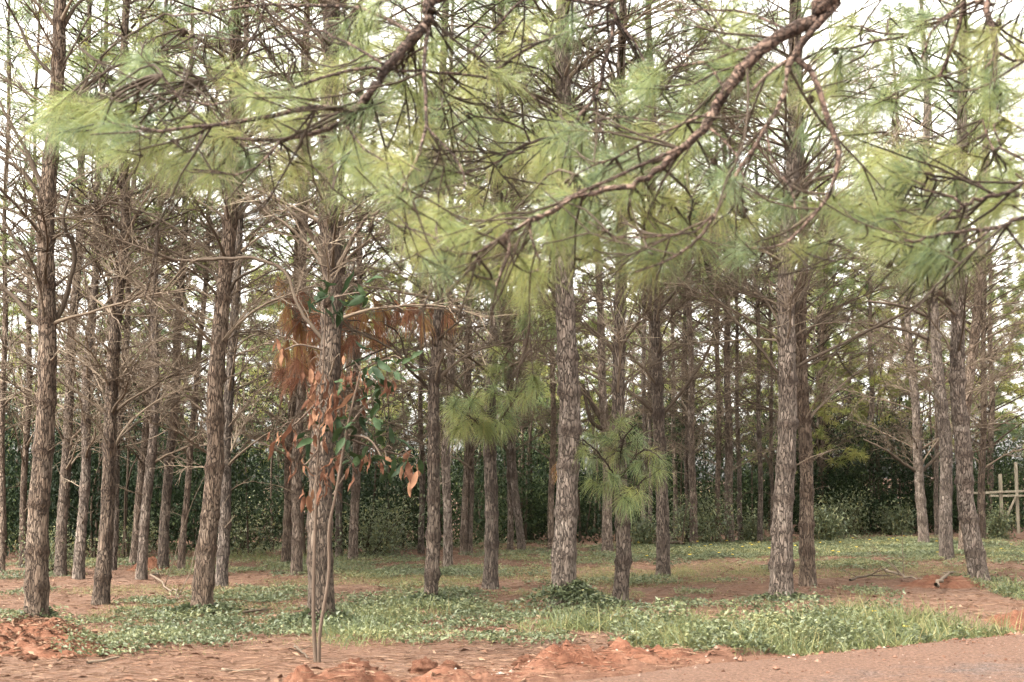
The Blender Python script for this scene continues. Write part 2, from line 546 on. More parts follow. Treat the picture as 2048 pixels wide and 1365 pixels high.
xs = axis_pts(-420, -8, 8, 420, .06, 60)
ys = axis_pts(-300, 10, 24, 700, .055, 90)
GX, GY = np.meshgrid(xs, ys)
GZ = ground_z(GX, GY)
nx, ny = len(xs), len(ys)
gs = (GX - E0[0]) * EDIR[0] + (GY - E0[1]) * EDIR[1]
dug = np.clip(np.exp(-((road_t(GX, GY) + .5) / .5) ** 2) * smooth(-6, -3, gs) * smooth(4.2, 2, gs) * (1 + 1.6 * fbm(GX * 1.5, GY * 1.5, seed=88)), 0, 1)
ii = (np.arange(ny - 1)[:, None] * nx + np.arange(nx - 1)[None, :]).ravel()
mb = MB()
mb.add(np.stack([GX, GY, GZ], -1).reshape(-1, 3), Q=np.stack([ii, ii + 1, ii + nx + 1, ii + nx], -1), tint=dug.ravel())
tag(obj("ground", mb.mesh("ground", [M['soil']])), kind="structure")

# road: a sheet of its own, following the ragged edge
ss = np.concatenate([np.linspace(-70, -6, 60), np.arange(-5.9, 12, .05), np.linspace(12.1, 80, 60)])
tt = np.concatenate([np.linspace(0, 4, 70), np.linspace(4.2, 9, 20)])
S_, T_ = np.meshgrid(ss, tt, indexing='ij')
ed = -(.35 * fbm(S_ * .5, S_ * 0, seed=5, octaves=3) - .5 * smooth(2.5, -1, S_)) + .16 * fbm(S_ * 4, S_ * 0, seed=31, octaves=4, gain=.65)
RX = E0[0] + EDIR[0] * S_ + ENRM[0] * (T_ + ed * np.clip(1 - T_ / 4, 0, 1) - .03)
RY = E0[1] + EDIR[1] * S_ + ENRM[1] * (T_ + ed * np.clip(1 - T_ / 4, 0, 1) - .03)
RZ = base_z(RX, RY) + .012 + (.05 * fbm(RX * 1.3, RY * 1.3, seed=41, octaves=5, gain=.6) + .02 * fbm(RX * 9, RY * 9, seed=42, octaves=3)) * smooth(0, .4, T_) - .05 * smooth(.06, 0, T_)
a_, b_ = S_.shape
ii = (np.arange(a_ - 1)[:, None] * b_ + np.arange(b_ - 1)[None, :]).ravel()
mb = MB()
mb.add(np.stack([RX, RY, RZ], -1).reshape(-1, 3), Q=np.stack([ii, ii + b_, ii + b_ + 1, ii + 1], -1), tint=(.3 * smooth(2.2, 0, T_)).ravel())
tag(obj("road", mb.mesh("road", [M['road']])), kind="structure")


def gz(x, y):
    return float(ground_z(np.array([x]), np.array([y]))[0])


# ------------------------------------------------------------------ pine pieces shared by every tree
def branch_paths(r, L, e0, e1, wob=.05, n=9):
    """a limb leaving the trunk along +X at elevation e0 and bending to e1"""
    t = np.linspace(0, 1, n)
    e = e0 + (e1 - e0) * t ** .8 + r.normal(0, .05, n)
    a = np.cumsum(r.normal(0, wob, n))
    d = np.stack([np.cos(e) * np.cos(a), np.cos(e) * np.sin(a), np.sin(e)], -1)
    P = np.concatenate([[np.zeros(3)], np.cumsum(d[:-1] * L / (n - 1), 0)])
    return P


def rot_about(v, ax, ang):
    ax = ax / (np.linalg.norm(ax) + 1e-9)
    return v * math.cos(ang) + np.cross(ax, v) * math.sin(ang) + ax * np.dot(ax, v) * (1 - math.cos(ang))


def twig_path(r, p, d, L, lift, n=5):
    P = [np.array(p)]
    d = np.array(d)
    for i in range(n - 1):
        d = d + r.normal(0, .13, 3) + np.array([0, 0, lift / n])
        d /= np.linalg.norm(d)
        P.append(P[-1] + d * L / (n - 1))
    return np.array(P)


def dead_branch_mesh(seed, L=2.0, r0=.016, ntw=15, e0=.8, e1=.25):
    r = np.random.default_rng(seed)
    mb = MB()
    P = branch_paths(r, L, e0, e1)
    n = len(P)
    Rr = r0 * (1 - np.linspace(0, 1, n)) ** .75 + .0028
    Rr[0] *= 1.5
    tube(mb, P, Rr, 6)
    for k in range(ntw):
        t = r.uniform(.18, .98)
        f = t * (n - 1)
        i = min(int(f), n - 2)
        p = P[i] + (P[i + 1] - P[i]) * (f - i)
        tg = P[i + 1] - P[i]
        tg /= np.linalg.norm(tg)
        side = rot_about(tg, np.array([0, 0, 1.0]) + r.normal(0, .6, 3), r.choice([-1, 1]) * r.uniform(.5, 1.15))
        l = L * r.uniform(.2, .5) * (1.15 - .6 * t)
        Q = twig_path(r, p, side, l, r.uniform(-.2, .8))
        tube(mb, Q, np.linspace(.0075, .0034, 5), 4)
        for q in range(r.integers(1, 4)):
            i2 = r.integers(1, 4)
            d2 = Q[i2 + 1] - Q[i2]
            d2 /= np.linalg.norm(d2)
            d2 = rot_about(d2, np.array([0, 0, 1.0]) + r.normal(0, .8, 3), r.choice([-1, 1]) * r.uniform(.5, 1.2))
            tube(mb, twig_path(r, Q[i2], d2, l * r.uniform(.3, .7), r.uniform(-.3, .6), 4), np.linspace(.005, .003, 4), 3)
    return mb.mesh("branch", [M['deadwood']])


BRANCH = [dead_branch_mesh(100 + i, ntw=17 + i % 7, e0=[.95, .75, .6, .45][i % 4], e1=[.35, .2, .05, .3, -.1][i % 5]) for i in range(18)]
BARE = [dead_branch_mesh(200 + i, L=1.0, r0=.016, ntw=3 + i % 3, e0=[.5, .25, .7][i % 3], e1=[.1, .35, .0][i % 3]) for i in range(8)]


def crown_mesh(seed, H=8.5, R=2.3, per=42, wid=.0046, density=.52, tint0=.5):
    """live top of a pine: whorls of rising limbs, twigs and brushes of long needles"""
    r = np.random.default_rng(seed)
    mb = MB()
    bases, axes, tints = [], [], []
    z = 0.0
    while z < H:
        u = z / H
        nb = r.integers(3, 6)
        a0 = r.uniform(0, 6.28)
        for k in range(nb):
            az = a0 + k * 6.283 / nb + r.normal(0, .25)
            L = (R * (1 - u) ** .75 * (.62 + .38 * min(1, u * 4)) + .35) * r.uniform(.7, 1.15)
            P = branch_paths(r, L, r.uniform(.35, .8), r.uniform(.0, .5), n=7)
            c, s = math.cos(az), math.sin(az)
            P = P @ np.array([[c, s, 0], [-s, c, 0], [0, 0, 1]]) + np.array([0, 0, z + r.normal(0, .05)])
            tube(mb, P, np.linspace(.024 * (1 - .6 * u), .004, 7), 5)
            nt_ = int(density * (3 + 4.2 * L))
            bt = r.normal(tint0, .16)
            for q in range(nt_):
                t = 1 - abs(r.normal(0, .36))
                if t < .2:
                    t = r.uniform(.3, 1)
                f = t * 6
                i = min(int(f), 5)
                p = P[i] + (P[i + 1] - P[i]) * (f - i)
                tg = P[i + 1] - P[i]
                tg /= np.linalg.norm(tg)
                d = rot_about(tg, np.array([0, 0, 1.0]) + r.normal(0, .5, 3), r.choice([-1, 1]) * r.uniform(.3, 1.1))
                Q = twig_path(r, p, d, r.uniform(.15, .5), r.uniform(.0, .9), 4)
                tube(mb, Q, np.linspace(.006, .004, 4), 3)
                bases.append(Q[-1]); axes.append(Q[-1] - Q[-2]); tints.append(bt + r.normal(0, .12))
            bases.append(P[-1]); axes.append(P[-1] - P[-2]); tints.append(bt)
        z += r.uniform(.38, .6)
    B, A, Tn = np.array(bases), np.array(axes), np.array(tints)
    d, ax = tuft_dirs(A, per, 1.35, r)
    bb = np.repeat(B, per, 0) - ax * (r.uniform(0, .14, (len(d), 1)))
    needles(mb, bb, d, r.uniform(.15, .235, len(d)), r.uniform(.3, 1.0, len(d)), wid, 1, np.clip(np.repeat(Tn, per), .05, .95), r)
    return mb.mesh("crown", [M['twig'], M['needle']])


CROWN = [crown_mesh(300 + i, H=[8.5, 7.5, 9.2, 8.0, 7.0, 8.8][i], R=[2.3, 2.0, 2.6, 2.1, 1.8, 2.4][i]) for i in range(6)]


CROWN_FAR = [crown_mesh(320 + i, H=[8.5, 7.5, 9.2][i], R=[2.4, 2.2, 2.7][i], per=36, wid=.016, density=.75, tint0=.66) for i in range(3)]
for c_, h_ in zip(CROWN_FAR, [8.5, 7.5, 9.2]):
    c_["h"] = h_


def tuft_mesh(seed, elev, n=135, wid=.0014, L=(.13, .225), spread=1.25, droop=(.3, 1.1), mats=('twig', 'needle_near'), tint=.5, stem=.16):
    r = np.random.default_rng(seed)
    mb = MB()
    ax = np.array([[math.cos(elev), 0, math.sin(elev)]])
    tube(mb, np.array([-ax[0] * stem, -ax[0] * stem * .4, ax[0] * .02]), [.0048, .0044, .003], 5)
    d, axx = tuft_dirs(ax, n, spread, r)
    b = -axx * r.uniform(0, .13, (n, 1))
    t = np.clip(tint + r.normal(0, .13, n), .02, .98)
    needles(mb, b, d, r.uniform(L[0], L[1], n), r.uniform(*droop, n), wid, 1, t, r)
    return mb.mesh("needle_tuft", [M[mats[0]], M[mats[1]]])


ELEVS = [.7, .1, -.5]
TUFT = [[tuft_mesh(400 + e * 10 + i, ELEVS[e], tint=[.25, .48, .64, .8][i]) for i in range(4)] for e in range(3)]
TUFT_MID = [[tuft_mesh(440 + e * 10 + i, ELEVS[e], n=120, wid=.0032, L=(.15, .28), spread=1.5, droop=(.5, 1.9), mats=('twig', 'needle_near'), tint=[.35, .55, .72][i]) for i in range(3)] for e in range(3)]
TUFT_DEAD = [tuft_mesh(480 + i, [.1, -.5, -.9][i % 3], n=110, wid=.0042, L=(.2, .3), spread=1.0, droop=(1.6, 3.4), mats=('deadwood', 'needle_dead'), tint=[.25, .55, .8, .4, .65][i]) for i in range(5)]


def put_tuft(lib, p, d, parent, scale=1.0, name="needle_tuft", r=rng):
    d = np.asarray(d) / (np.linalg.norm(d) + 1e-9)
    el_ = math.asin(max(-1, min(1, d[2])))
    az_ = math.atan2(d[1], d[0])
    e = int(np.argmin([abs(el_ - x) for x in ELEVS]))
    me = lib[e][r.integers(len(lib[e]))] if isinstance(lib[0], list) else lib[r.integers(len(lib))]
    return obj(name, me, parent, tuple(p), (r.normal(0, .15), r.normal(0, .15), az_ + r.normal(0, .2)), scale * r.uniform(.85, 1.12))


def trunk_mesh(P, r0, H, seed, fine):
    """P: world-shaped centre line relative to the base (z up). Whorl rings, bark ridges and a flared foot are real relief"""
    r = np.random.default_rng(seed)
    step = .055 if fine else .16
    k = 30 if fine else 12
    zs = np.concatenate([np.arange(-.25, 7.5 if fine else 9, step), np.arange(7.6 if fine else 9.1, H, .5), [H]])
    # centre line by height
    cx = np.interp(zs, P[:, 2], P[:, 0])
    cyy = np.interp(zs, P[:, 2], P[:, 1])
    cx = cx + .02 * np.sin(zs * 1.7 + seed) * np.clip(zs, 0, 1)
    cyy = cyy + .02 * np.cos(zs * 1.3 + seed) * np.clip(zs, 0, 1)
    rad = r0 * np.clip(1 - np.clip(zs, 0, None) / H, 0, 1) ** .72 * (1 - .06 * smooth(0, 1.2, zs)) + .006
    rad = rad * (1 + .24 * np.exp(-np.clip(zs, 0, None) / .16))
    wz = []
    z = r.uniform(.35, .7)
    while z < H - 1:
        wz.append(z)
        z += r.uniform(.38, .62)
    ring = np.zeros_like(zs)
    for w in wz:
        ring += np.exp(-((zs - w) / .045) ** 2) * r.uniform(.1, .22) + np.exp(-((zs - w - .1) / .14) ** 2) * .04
    th = np.arange(k) * 2 * math.pi / k
    Z, TH = np.meshgrid(zs, th, indexing='ij')
    RD = np.repeat((rad)[:, None], k, 1)
    lump = fbm(np.cos(TH) * 2.2 + seed, np.sin(TH) * 2.2, Z * 1.4, seed=seed % 50, octaves=3)
    RD = RD * (1 + ring[:, None] * (1 + 2.2 * lump))
    if fine:
        ridge = fbm(np.cos(TH) * 5.5, np.sin(TH) * 5.5 + seed, Z * 4.2, seed=7, octaves=3, gain=.6)
        RD = RD * (1 + .22 * ridge + .14 * lump)
        RD = RD + .006 * fbm(np.cos(TH) * 14, np.sin(TH) * 14, Z * 13, seed=77, octaves=2)
    else:
        RD = RD * (1 + .14 * lump)
    V = np.stack([cx[:, None] + RD * np.cos(TH), cyy[:, None] + RD * np.sin(TH), Z], -1)
    n = len(zs)
    i = np.arange(n - 1)[:, None] * k
    j = np.arange(k)[None, :]
    Q = np.stack([i + j, i + (j + 1) % k, i + k + (j + 1) % k, i + k + j], -1).reshape(-1, 4)
    mb = MB()
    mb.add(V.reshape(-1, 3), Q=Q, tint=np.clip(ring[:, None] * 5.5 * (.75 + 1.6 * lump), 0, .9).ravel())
    return mb.mesh("trunk", [M['bark']]), wz, (zs, cx, cyy, rad)


TREES = {}


def pine(key, pts, w, label, start=None, H=None, group="pines of the plantation", n_whorl=5, crown_z=None, crown_s=1.0, fine=None, bare=None):
    g = ground_hit(*pts[0])
    Y = g[1]
    seed = abs(hash_str(key)) % 1000
    r = np.random.default_rng(seed)
    base = np.array([g[0], g[1], gz(g[0], g[1])])
    r0 = w / F * Y / 2
    big = w >= 24
    fine = (Y < 23) if fine is None else fine
    if w < 14:
        n_whorl = 4
    P = [np.zeros(3)] + [at(x, y, Y) - base for x, y in pts[1:]]
    P = np.array(P)
    dv = (P[-1] - P[0]) / (P[-1][2] - P[0][2])
    if len(P) > 2:
        dv = .5 * dv + .5 * (P[-1] - P[-2]) / max(P[-1][2] - P[-2][2], .2)
    H = H or r.uniform(12, 14.5) * (.85 + .15 * min(1, r0 / .11))
    P = np.vstack([P[0] - np.array([0, 0, .3]), P, P[-1] + dv * np.array([.6, .6, 1]) * (H - P[-1][2])]) if H > P[-1][2] else P
    depth_wob = r.normal(0, .03, len(P))
    P[:, 1] += np.where(np.arange(len(P)) > 1, depth_wob, 0)
    root = obj("pine_tree", None, None, tuple(base))
    tag(root, label, "pine tree", group)
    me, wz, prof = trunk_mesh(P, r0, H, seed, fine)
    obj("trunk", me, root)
    cz = crown_z if crown_z is not None else r.uniform(5.0, 6.2)
    start = start if start is not None else (2.6 if big else 1.7)
    zs, cx, cyy, rad = prof
    for z in wz:
        if z < start * .55 or z > cz + 1.2:
            continue
        x0, y0, rr = np.interp(z, zs, cx), np.interp(z, zs, cyy), np.interp(z, zs, rad)
        stub = z < start
        nb = r.integers(0, 2) if stub else r.integers(max(1, n_whorl - 2 - (Y > 24)), n_whorl + 1 - (Y > 24))
        a0 = r.uniform(0, 6.28)
        for k in range(nb):
            az_ = a0 + k * 6.283 / max(nb, 1) + r.normal(0, .3)
            lib = BARE if stub else BRANCH
            sc = r.uniform(.35, .7) if stub else r.uniform(.5, 1.15) * (.75 + .25 * min(1, r0 / .1))
            obj("branch", lib[r.integers(len(lib))], root,
                (x0 + .7 * rr * math.cos(az_), y0 + .7 * rr * math.sin(az_), z + r.normal(0, .03)),
                (r.normal(0, .25), r.normal(0, .12), az_), sc)
    x0, y0 = np.interp(cz, zs, cx), np.interp(cz, zs, cyy)
    c = CROWN[r.integers(len(CROWN))]
    ch = (H - cz) / c.get("h", 8.0)
    obj("crown", c, root, (x0, y0, cz), (0, 0, r.uniform(0, 6.28)), (crown_s, crown_s, ch))
    TREES[key] = (root, base, Y, prof)
    return root


def hash_str(s):
    h = 7
    for ch in s:
        h = (h * 31 + ord(ch)) % 1000003
    return h


for c_, h_ in zip(CROWN, [8.5, 7.5, 9.2, 8.0, 7.0, 8.8]):
    c_["h"] = h_

# key, centre line in photo pixels (base first), trunk width there, label
T = [
 ('T1', [(72, 1250), (85, 905), (90, 800), (97, 450), (106, 250), (118, 0)], 43, "thick pine standing behind the red earth mound, forking into two steep limbs", dict(start=3.0, crown_z=7.5)),
 ('T0', [(44, 1137), (52, 905), (58, 700)], 13, "slim pine half hidden beside the thick pine at the earth mound", {}),
 ('Tm', [(3, 1148), (5, 905), (8, 640)], 12, "slim pine cut by the photo's edge, beyond the earth mound", {}),
 ('T2', [(121, 1153), (131, 905), (138, 790), (150, 600)], 22, "pine just behind the thick mound pine, first of the slender pair", {}),
 ('T3', [(157, 1158), (170, 905), (174, 792), (186, 587), (195, 420)], 21, "straight slender pine, second behind the thick mound pine", {}),
 ('T4', [(201, 1209), (213, 1000), (224, 880), (226, 792), (236, 587), (251, 450), (246, 260)], 29, "pine with mossy brown flaking bark standing on bare soil", dict(start=2.0)),
 ('T5', [(224, 1141), (236, 905), (244, 792), (257, 587)], 16, "thin pine almost covered by the mossy brown trunk", {}),
 ('T6', [(268, 1130), (289, 905), (297, 790)], 18, "pine rooted just behind the small distant red mound", {}),
 ('T7', [(282, 1160), (304, 905), (308, 792), (311, 587), (317, 420)], 20, "leaning pine standing in front of the small distant red mound", {}),
 ('T8', [(326, 1140), (338, 905), (352, 792), (360, 587), (367, 450)], 20, "pine with ringed trunk rising beside the small distant red mound", {}),
 ('T9', [(362, 1144), (378, 905), (393, 790), (405, 650)], 13, "thin leaning pine standing in tall grass before the dark thicket", {}),
 ('T10', [(403, 1230), (416, 1050), (427, 905), (432, 792), (450, 600), (460, 450), (468, 250)], 38, "stout curved pine leaning over a green creeper patch, bark ring at mid height", dict(start=3.1)),
 ('T11', [(443, 1173), (451, 905), (460, 792), (470, 600), (478, 420)], 22, "straight pine close behind the stout curved pine", {}),
 ('T12', [(571, 1131), (579, 905), (588, 792), (592, 650)], 17, "darker pine of the close pair behind the sapling", {}),
 ('T13', [(593, 1150), (596, 905), (601, 792), (605, 620)], 21, "nearer pine of the close pair, with a short log at its foot", {}),
 ('T14', [(642, 1250), (646, 905), (655, 720), (663, 540), (660, 400), (658, 250)], 49, "thick pine directly behind the two-stemmed sapling, limbs forking in a wide V", dict(start=3.3, crown_z=6.6)),
 ('T15', [(678, 1117), (680, 905), (682, 750)], 13, "thin pine peeping out behind the thick pine at the sapling", {}),
 ('T16', [(706, 1122), (712, 905), (714, 750)], 18, "ringed pine beside a leafy yellowish bush at the thicket's edge", {}),
 ('T17', [(842, 1108), (843, 905), (842, 760)], 11, "very thin pine behind the pale pine with the withered limb", {}),
 ('T18', [(861, 1211), (869, 905), (870, 800), (876, 650), (880, 500)], 25, "pale slim pine carrying a withered limb of rusty needles", dict(start=2.4)),
 ('T19', [(896, 1140), (894, 905), (898, 780), (900, 640)], 17, "dark ringed pine close behind the pale pine with the withered limb", {}),
 ('T20', [(928, 1110), (933, 905), (934, 780)], 15, "front pine of a touching pair before the thicket", {}),
 ('T21', [(940, 1110), (943, 905), (940, 760)], 9, "thin rear pine of a touching pair before the thicket", {}),
 ('T22', [(981, 1178), (981, 905), (983, 760), (990, 600)], 27, "double-ridged pine with a low fan of green needle shoots", dict(start=2.2)),
 ('T23', [(1020, 1104), (1021, 905), (1022, 800)], 11, "upright thin pine crossed by a leaning neighbour", {}),
 ('T24', [(1044, 1105), (1033, 1000), (1025, 905), (1018, 780)], 15, "pine leaning across its upright thin neighbour", {}),
 ('T25', [(1102, 1107), (1105, 905), (1106, 700)], 12, "thin pine just behind the thick vine-footed pine", {}),
 ('T26', [(1126, 1216), (1133, 1050), (1134, 905), (1137, 800), (1133, 600), (1126, 300), (1128, 0)], 47, "thickest pine, its foot wrapped in dark green creeper", dict(start=4.6, crown_z=6.4)),
 ('T27', [(1215, 1107), (1213, 905), (1206, 780), (1200, 640)], 20, "dark pine in shade with stout forked limbs, behind the green shoots", {}),
 ('T28', [(1240, 1202), (1246, 1110), (1239, 1000), (1240, 905), (1240, 750), (1239, 550), (1242, 400)], 28, "crooked-footed pine with bright green shoots low on its trunk", dict(start=2.5)),
 ('T29', [(1326, 1158), (1322, 905), (1316, 800), (1306, 600), (1305, 450), (1303, 300)], 26, "smooth reddish pine with pairs of upswept limbs", dict(start=2.7)),
 ('T30', [(1288, 1088), (1289, 905), (1288, 780)], 11, "thin pine next to the smooth reddish pine", {}),
 ('T31', [(1300, 1080), (1301, 905), (1300, 780)], 9, "thinnest pine beside the smooth reddish pine", {}),
 ('T32', [(1351, 1075), (1349, 905), (1346, 760)], 9, "thin dark pine above the fallen red branch", {}),
 ('T33', [(1387, 1093), (1384, 905), (1381, 720)], 15, "creeper-clad pine among bushes with a pale broken stub", {}),
 ('T34', [(1375, 1085), (1374, 905), (1372, 760)], 8, "very thin stem touching the creeper-clad pine", {}),
 ('T35', [(1436, 1090), (1437, 905), (1436, 760)], 11, "light-barked thin pine with broken white stubs", {}),
 ('T36', [(1460, 1089), (1457, 905), (1456, 800), (1455, 680), (1452, 560)], 17, "dark straight pine between two light thin ones", {}),
 ('T37', [(1481, 1085), (1476, 905), (1474, 760)], 9, "light thin pine just past the dark straight one", {}),
 ('T38', [(1520, 1088), (1519, 905), (1517, 760)], 10, "thin pine with a sunlit edge and one pale broken stub", {}),
 ('T39', [(1544, 1080), (1543, 905), (1542, 760)], 7, "hair-thin pine next to the knotty thick pine", {}),
 ('T40', [(1562, 1200), (1567, 1050), (1572, 905), (1573, 800), (1572, 600), (1575, 470), (1590, 200)], 42, "thick straight pine with dark knots and grass at its foot", dict(start=3.0, n_whorl=6)),
 ('T41', [(1616, 1173), (1613, 1050), (1611, 905), (1604, 800), (1602, 600), (1606, 500), (1600, 330)], 29, "pine pressed close behind the knotty thick pine", dict(start=2.3)),
 ('T42', [(1638, 1065), (1638, 905), (1640, 780)], 13, "dark thin pine behind the close thick pair", {}),
 ('T43', [(1653, 1057), (1652, 905), (1652, 780)], 9, "thin pine at the dark hollow of the thicket", {}),
 ('T44', [(1746, 1065), (1743, 905), (1742, 780)], 12, "lone thin pine in the gap before the thicket", {}),
 ('T45', [(1848, 1090), (1838, 930), (1828, 800), (1818, 680)], 20, "pine bending over the open green cover, low curved limbs", {}),
 ('T46', [(1874, 1075), (1873, 905), (1872, 800)], 9, "pale thin pine with a mossy foot", {}),
 ('T47', [(1893, 1120), (1890, 905), (1881, 800), (1871, 670), (1861, 560), (1858, 420)], 27, "gently curved pine standing on the green cover beside the leaning pine", {}),
 ('T48', [(1960, 1166), (1945, 1080), (1930, 1000), (1924, 905), (1917, 800), (1915, 600), (1917, 500), (1925, 330)], 35, "thick pine with a bowed foot leaning off a red mound", dict(start=3.4)),
 ('T49', [(1930, 1105), (1928, 905), (1933, 800), (1940, 740), (1953, 620), (1960, 520), (1968, 380)], 24, "pine masked below by the bowed pine, swaying out above it", {}),
 ('T50', [(1963, 1083), (1965, 905), (1967, 800), (1968, 650)], 14, "thin pine nearest the pale timber frame", {}),
]
for key, pts, w, lab, kw in T:
    pine(key, pts, w, lab, **kw)

# pines farther back, whose green tops close the view above the thicket
r = np.random.default_rng(55)
far_spots = []
tries = 0
while len(far_spots) < 38 and tries < 4000:
    tries += 1
    y = r.uniform(40, 62)
    x = r.uniform(-.4, .42) * y
    if x < 3 and len(far_spots) > 32:
        continue
    if all((x - a) ** 2 + (y - b) ** 2 > 9 for a, b in far_spots):
        far_spots.append((x, y))
FAR_TRUNK = []
for i in range(4):
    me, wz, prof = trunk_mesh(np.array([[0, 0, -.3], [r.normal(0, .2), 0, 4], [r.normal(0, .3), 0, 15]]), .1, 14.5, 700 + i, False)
    FAR_TRUNK.append((me, prof))
for x, y in far_spots:
    root = obj("pine_tree", None, None, (x, y, gz(x, y)))
    tag(root, "slim far pine rising behind the dark thicket, green needles low on its stem", "pine tree", "far pines behind the thicket")
    root.scale = (1, 1, r.uniform(.58, .85))
    me, prof = FAR_TRUNK[r.integers(4)]
    obj("trunk", me, root)
    c = CROWN_FAR[r.integers(3)]
    z0 = r.uniform(1.9, 3.6)
    s = r.uniform(1.05, 1.3)
    obj("crown", c, root, (np.interp(z0, prof[0], prof[1]), np.interp(z0, prof[0], prof[2]), z0), (0, 0, r.uniform(0, 6.28)), (s, s, (14.4 - z0) / c["h"]))
    for k in range(3):
        z = r.uniform(1.6, 6)
        obj("branch", BRANCH[r.integers(len(BRANCH))], root, (np.interp(z, prof[0], prof[1]), np.interp(z, prof[0], prof[2]), z), (r.normal(0, .2), 0, r.uniform(0, 6.28)), r.uniform(.7, 1.2))


# ------------------------------------------------------------------ limbs drawn along the photo, with their shoots
def limb_mesh(paths, seed, matname, tw_density=5.0, tw_len=(.2, .55), sub=2, k=7, away=0.0, extra=()):
    """paths: list of (points (n,3), radii). Returns the mesh builder and the twig ends (point, direction)"""
    r = np.random.default_rng(seed)
    mb = MB()
    ends, spine = [], []
    for P, R in paths:
        L = np.linalg.norm(np.diff(P, axis=0), axis=1).sum()
        n = max(6, int(L / .07))
        Q = catmull(P, n)
        t = np.linspace(0, 1, len(P))
        RR = np.interp(np.linspace(0, 1, n), t, R)
        Q[1:-1] += r.normal(0, .004, (n - 2, 3))
        RR = RR * (1 + r.normal(0, .03, n))
        tube(mb, Q, RR, k)
        spine.append(Q[n // 6:])
        ends.append((Q[-1], Q[-1] - Q[-2]))
        for q in range(int(L * tw_density)):
            i = r.integers(int(n * .08), n - 1)
            tg = Q[i + 1] - Q[i]
            tg /= np.linalg.norm(tg) + 1e-9
            d = rot_about(tg, r.normal(0, 1, 3) * np.array([.5, 1.2, .5]), r.choice([-1, 1]) * r.uniform(.5, 1.2))
            if away:
                d = d + np.array([0, away * r.uniform(.2, 1), 0])
                d /= np.linalg.norm(d)
            l = r.uniform(*tw_len)
            W = twig_path(r, Q[i], d, l, r.uniform(-.4, .7), 6)
            tube(mb, W, np.linspace(min(.006, RR[i] * .7), .0028, 6), 5, mat=1)
            ends.append((W[-1], W[-1] - W[-2]))
            for s in range(r.integers(0, sub + 1)):
                i2 = r.integers(1, 5)
                d2 = W[i2 + 1] - W[i2]
                d2 /= np.linalg.norm(d2)
                d2 = rot_about(d2, r.normal(0, 1, 3), r.uniform(.5, 1.1))
                if away:
                    d2 = d2 + np.array([0, away * r.uniform(.2, 1), 0])
                    d2 /= np.linalg.norm(d2)
                W2 = twig_path(r, W[i2], d2, l * r.uniform(.35, .7), r.uniform(-.3, .7), 5)
                tube(mb, W2, np.linspace(.0042, .0026, 5), 4, mat=1)
                ends.append((W2[-1], W2[-1] - W2[-2]))
    spine = np.concatenate(spine)
    tips = []
    for e in extra:      # a twig out to each shoot seen in the photo
        p = spine[np.argmin(((spine - e) ** 2).sum(1))]
        l = np.linalg.norm(e - p) + 1e-6
        W = catmull(np.array([p, p + (e - p) * .35 + r.normal(0, .09 * l, 3), p + (e - p) * .7 + r.normal(0, .09 * l, 3), e]), 9)
        tube(mb, W, np.linspace(.0058, .003, 9), 5, mat=1)
        tips.append((e, W[-1] - W[-3]))
    return mb, ends, tips


def photo_path(pts, d0, d1):
    """(px, py, width px) along a limb whose depth runs from d0 to d1"""
    n = len(pts)
    P, R = [], []
    for i, (x, y, w) in enumerate(pts):
        d = d0 + (d1 - d0) * i / max(n - 1, 1)
        P.append(at(x, y, d))
        R.append(w / F * d / 2)
    return np.array(P), np.array(R)


# cone
def cone_mesh(seed):
    r = np.random.default_rng(seed)
    mb = MB()
    zs = np.linspace(0, -.06, 8)
    rr = np.array([.004, .014, .019, .02, .018, .014, .009, .003])
    tube(mb, np.stack([zs * 0, zs * 0, zs], -1), rr * .8, 8)
    for i in range(1, 7):
        m = 8
        for j in range(m):
            a = (j + .5 * (i % 2)) * 6.283 / m
            c, s = math.cos(a), math.sin(a)
            o = np.array([c, s, 0])
            t = np.array([-s, c, 0])
            p = o * rr[i] * .6 + np.array([0, 0, zs[i]])
            q = o * (rr[i] * 1.25 + .003) + np.array([0, 0, zs[i] - .006])
            mb.add([p - t * .004, p + t * .004, q + t * .005, q - t * .005, q + np.array([0, 0, -.004])], Q=[[0, 1, 2, 3]], T=[[3, 2, 4]])
    return mb.mesh("pine_cone", [M['cone']], False)


CONE = [cone_mesh(i) for i in range(3)]

# the pine that overhangs the view: its trunk stands beside the road, out of the frame
OX, OY = 3.5, 5.6
oz = gz(OX, OY)
over = obj("pine_tree", None, None, (0, 0, 0))
tag(over, "roadside pine whose green boughs hang across the top of the view", "pine tree")
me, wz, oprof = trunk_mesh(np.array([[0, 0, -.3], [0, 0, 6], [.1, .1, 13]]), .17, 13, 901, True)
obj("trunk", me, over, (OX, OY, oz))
obj("crown", CROWN[2], over, (OX, OY, 6.4), (0, 0, 1.0), (1.0, 1.0, .7))


def A3(x, y, z):
    return np.array([x, y, z])


def joined(prefix, pr, body):
    P, R = body
    return np.vstack([np.array(prefix), P]), np.concatenate([np.array(pr), R])


LIMBS = []
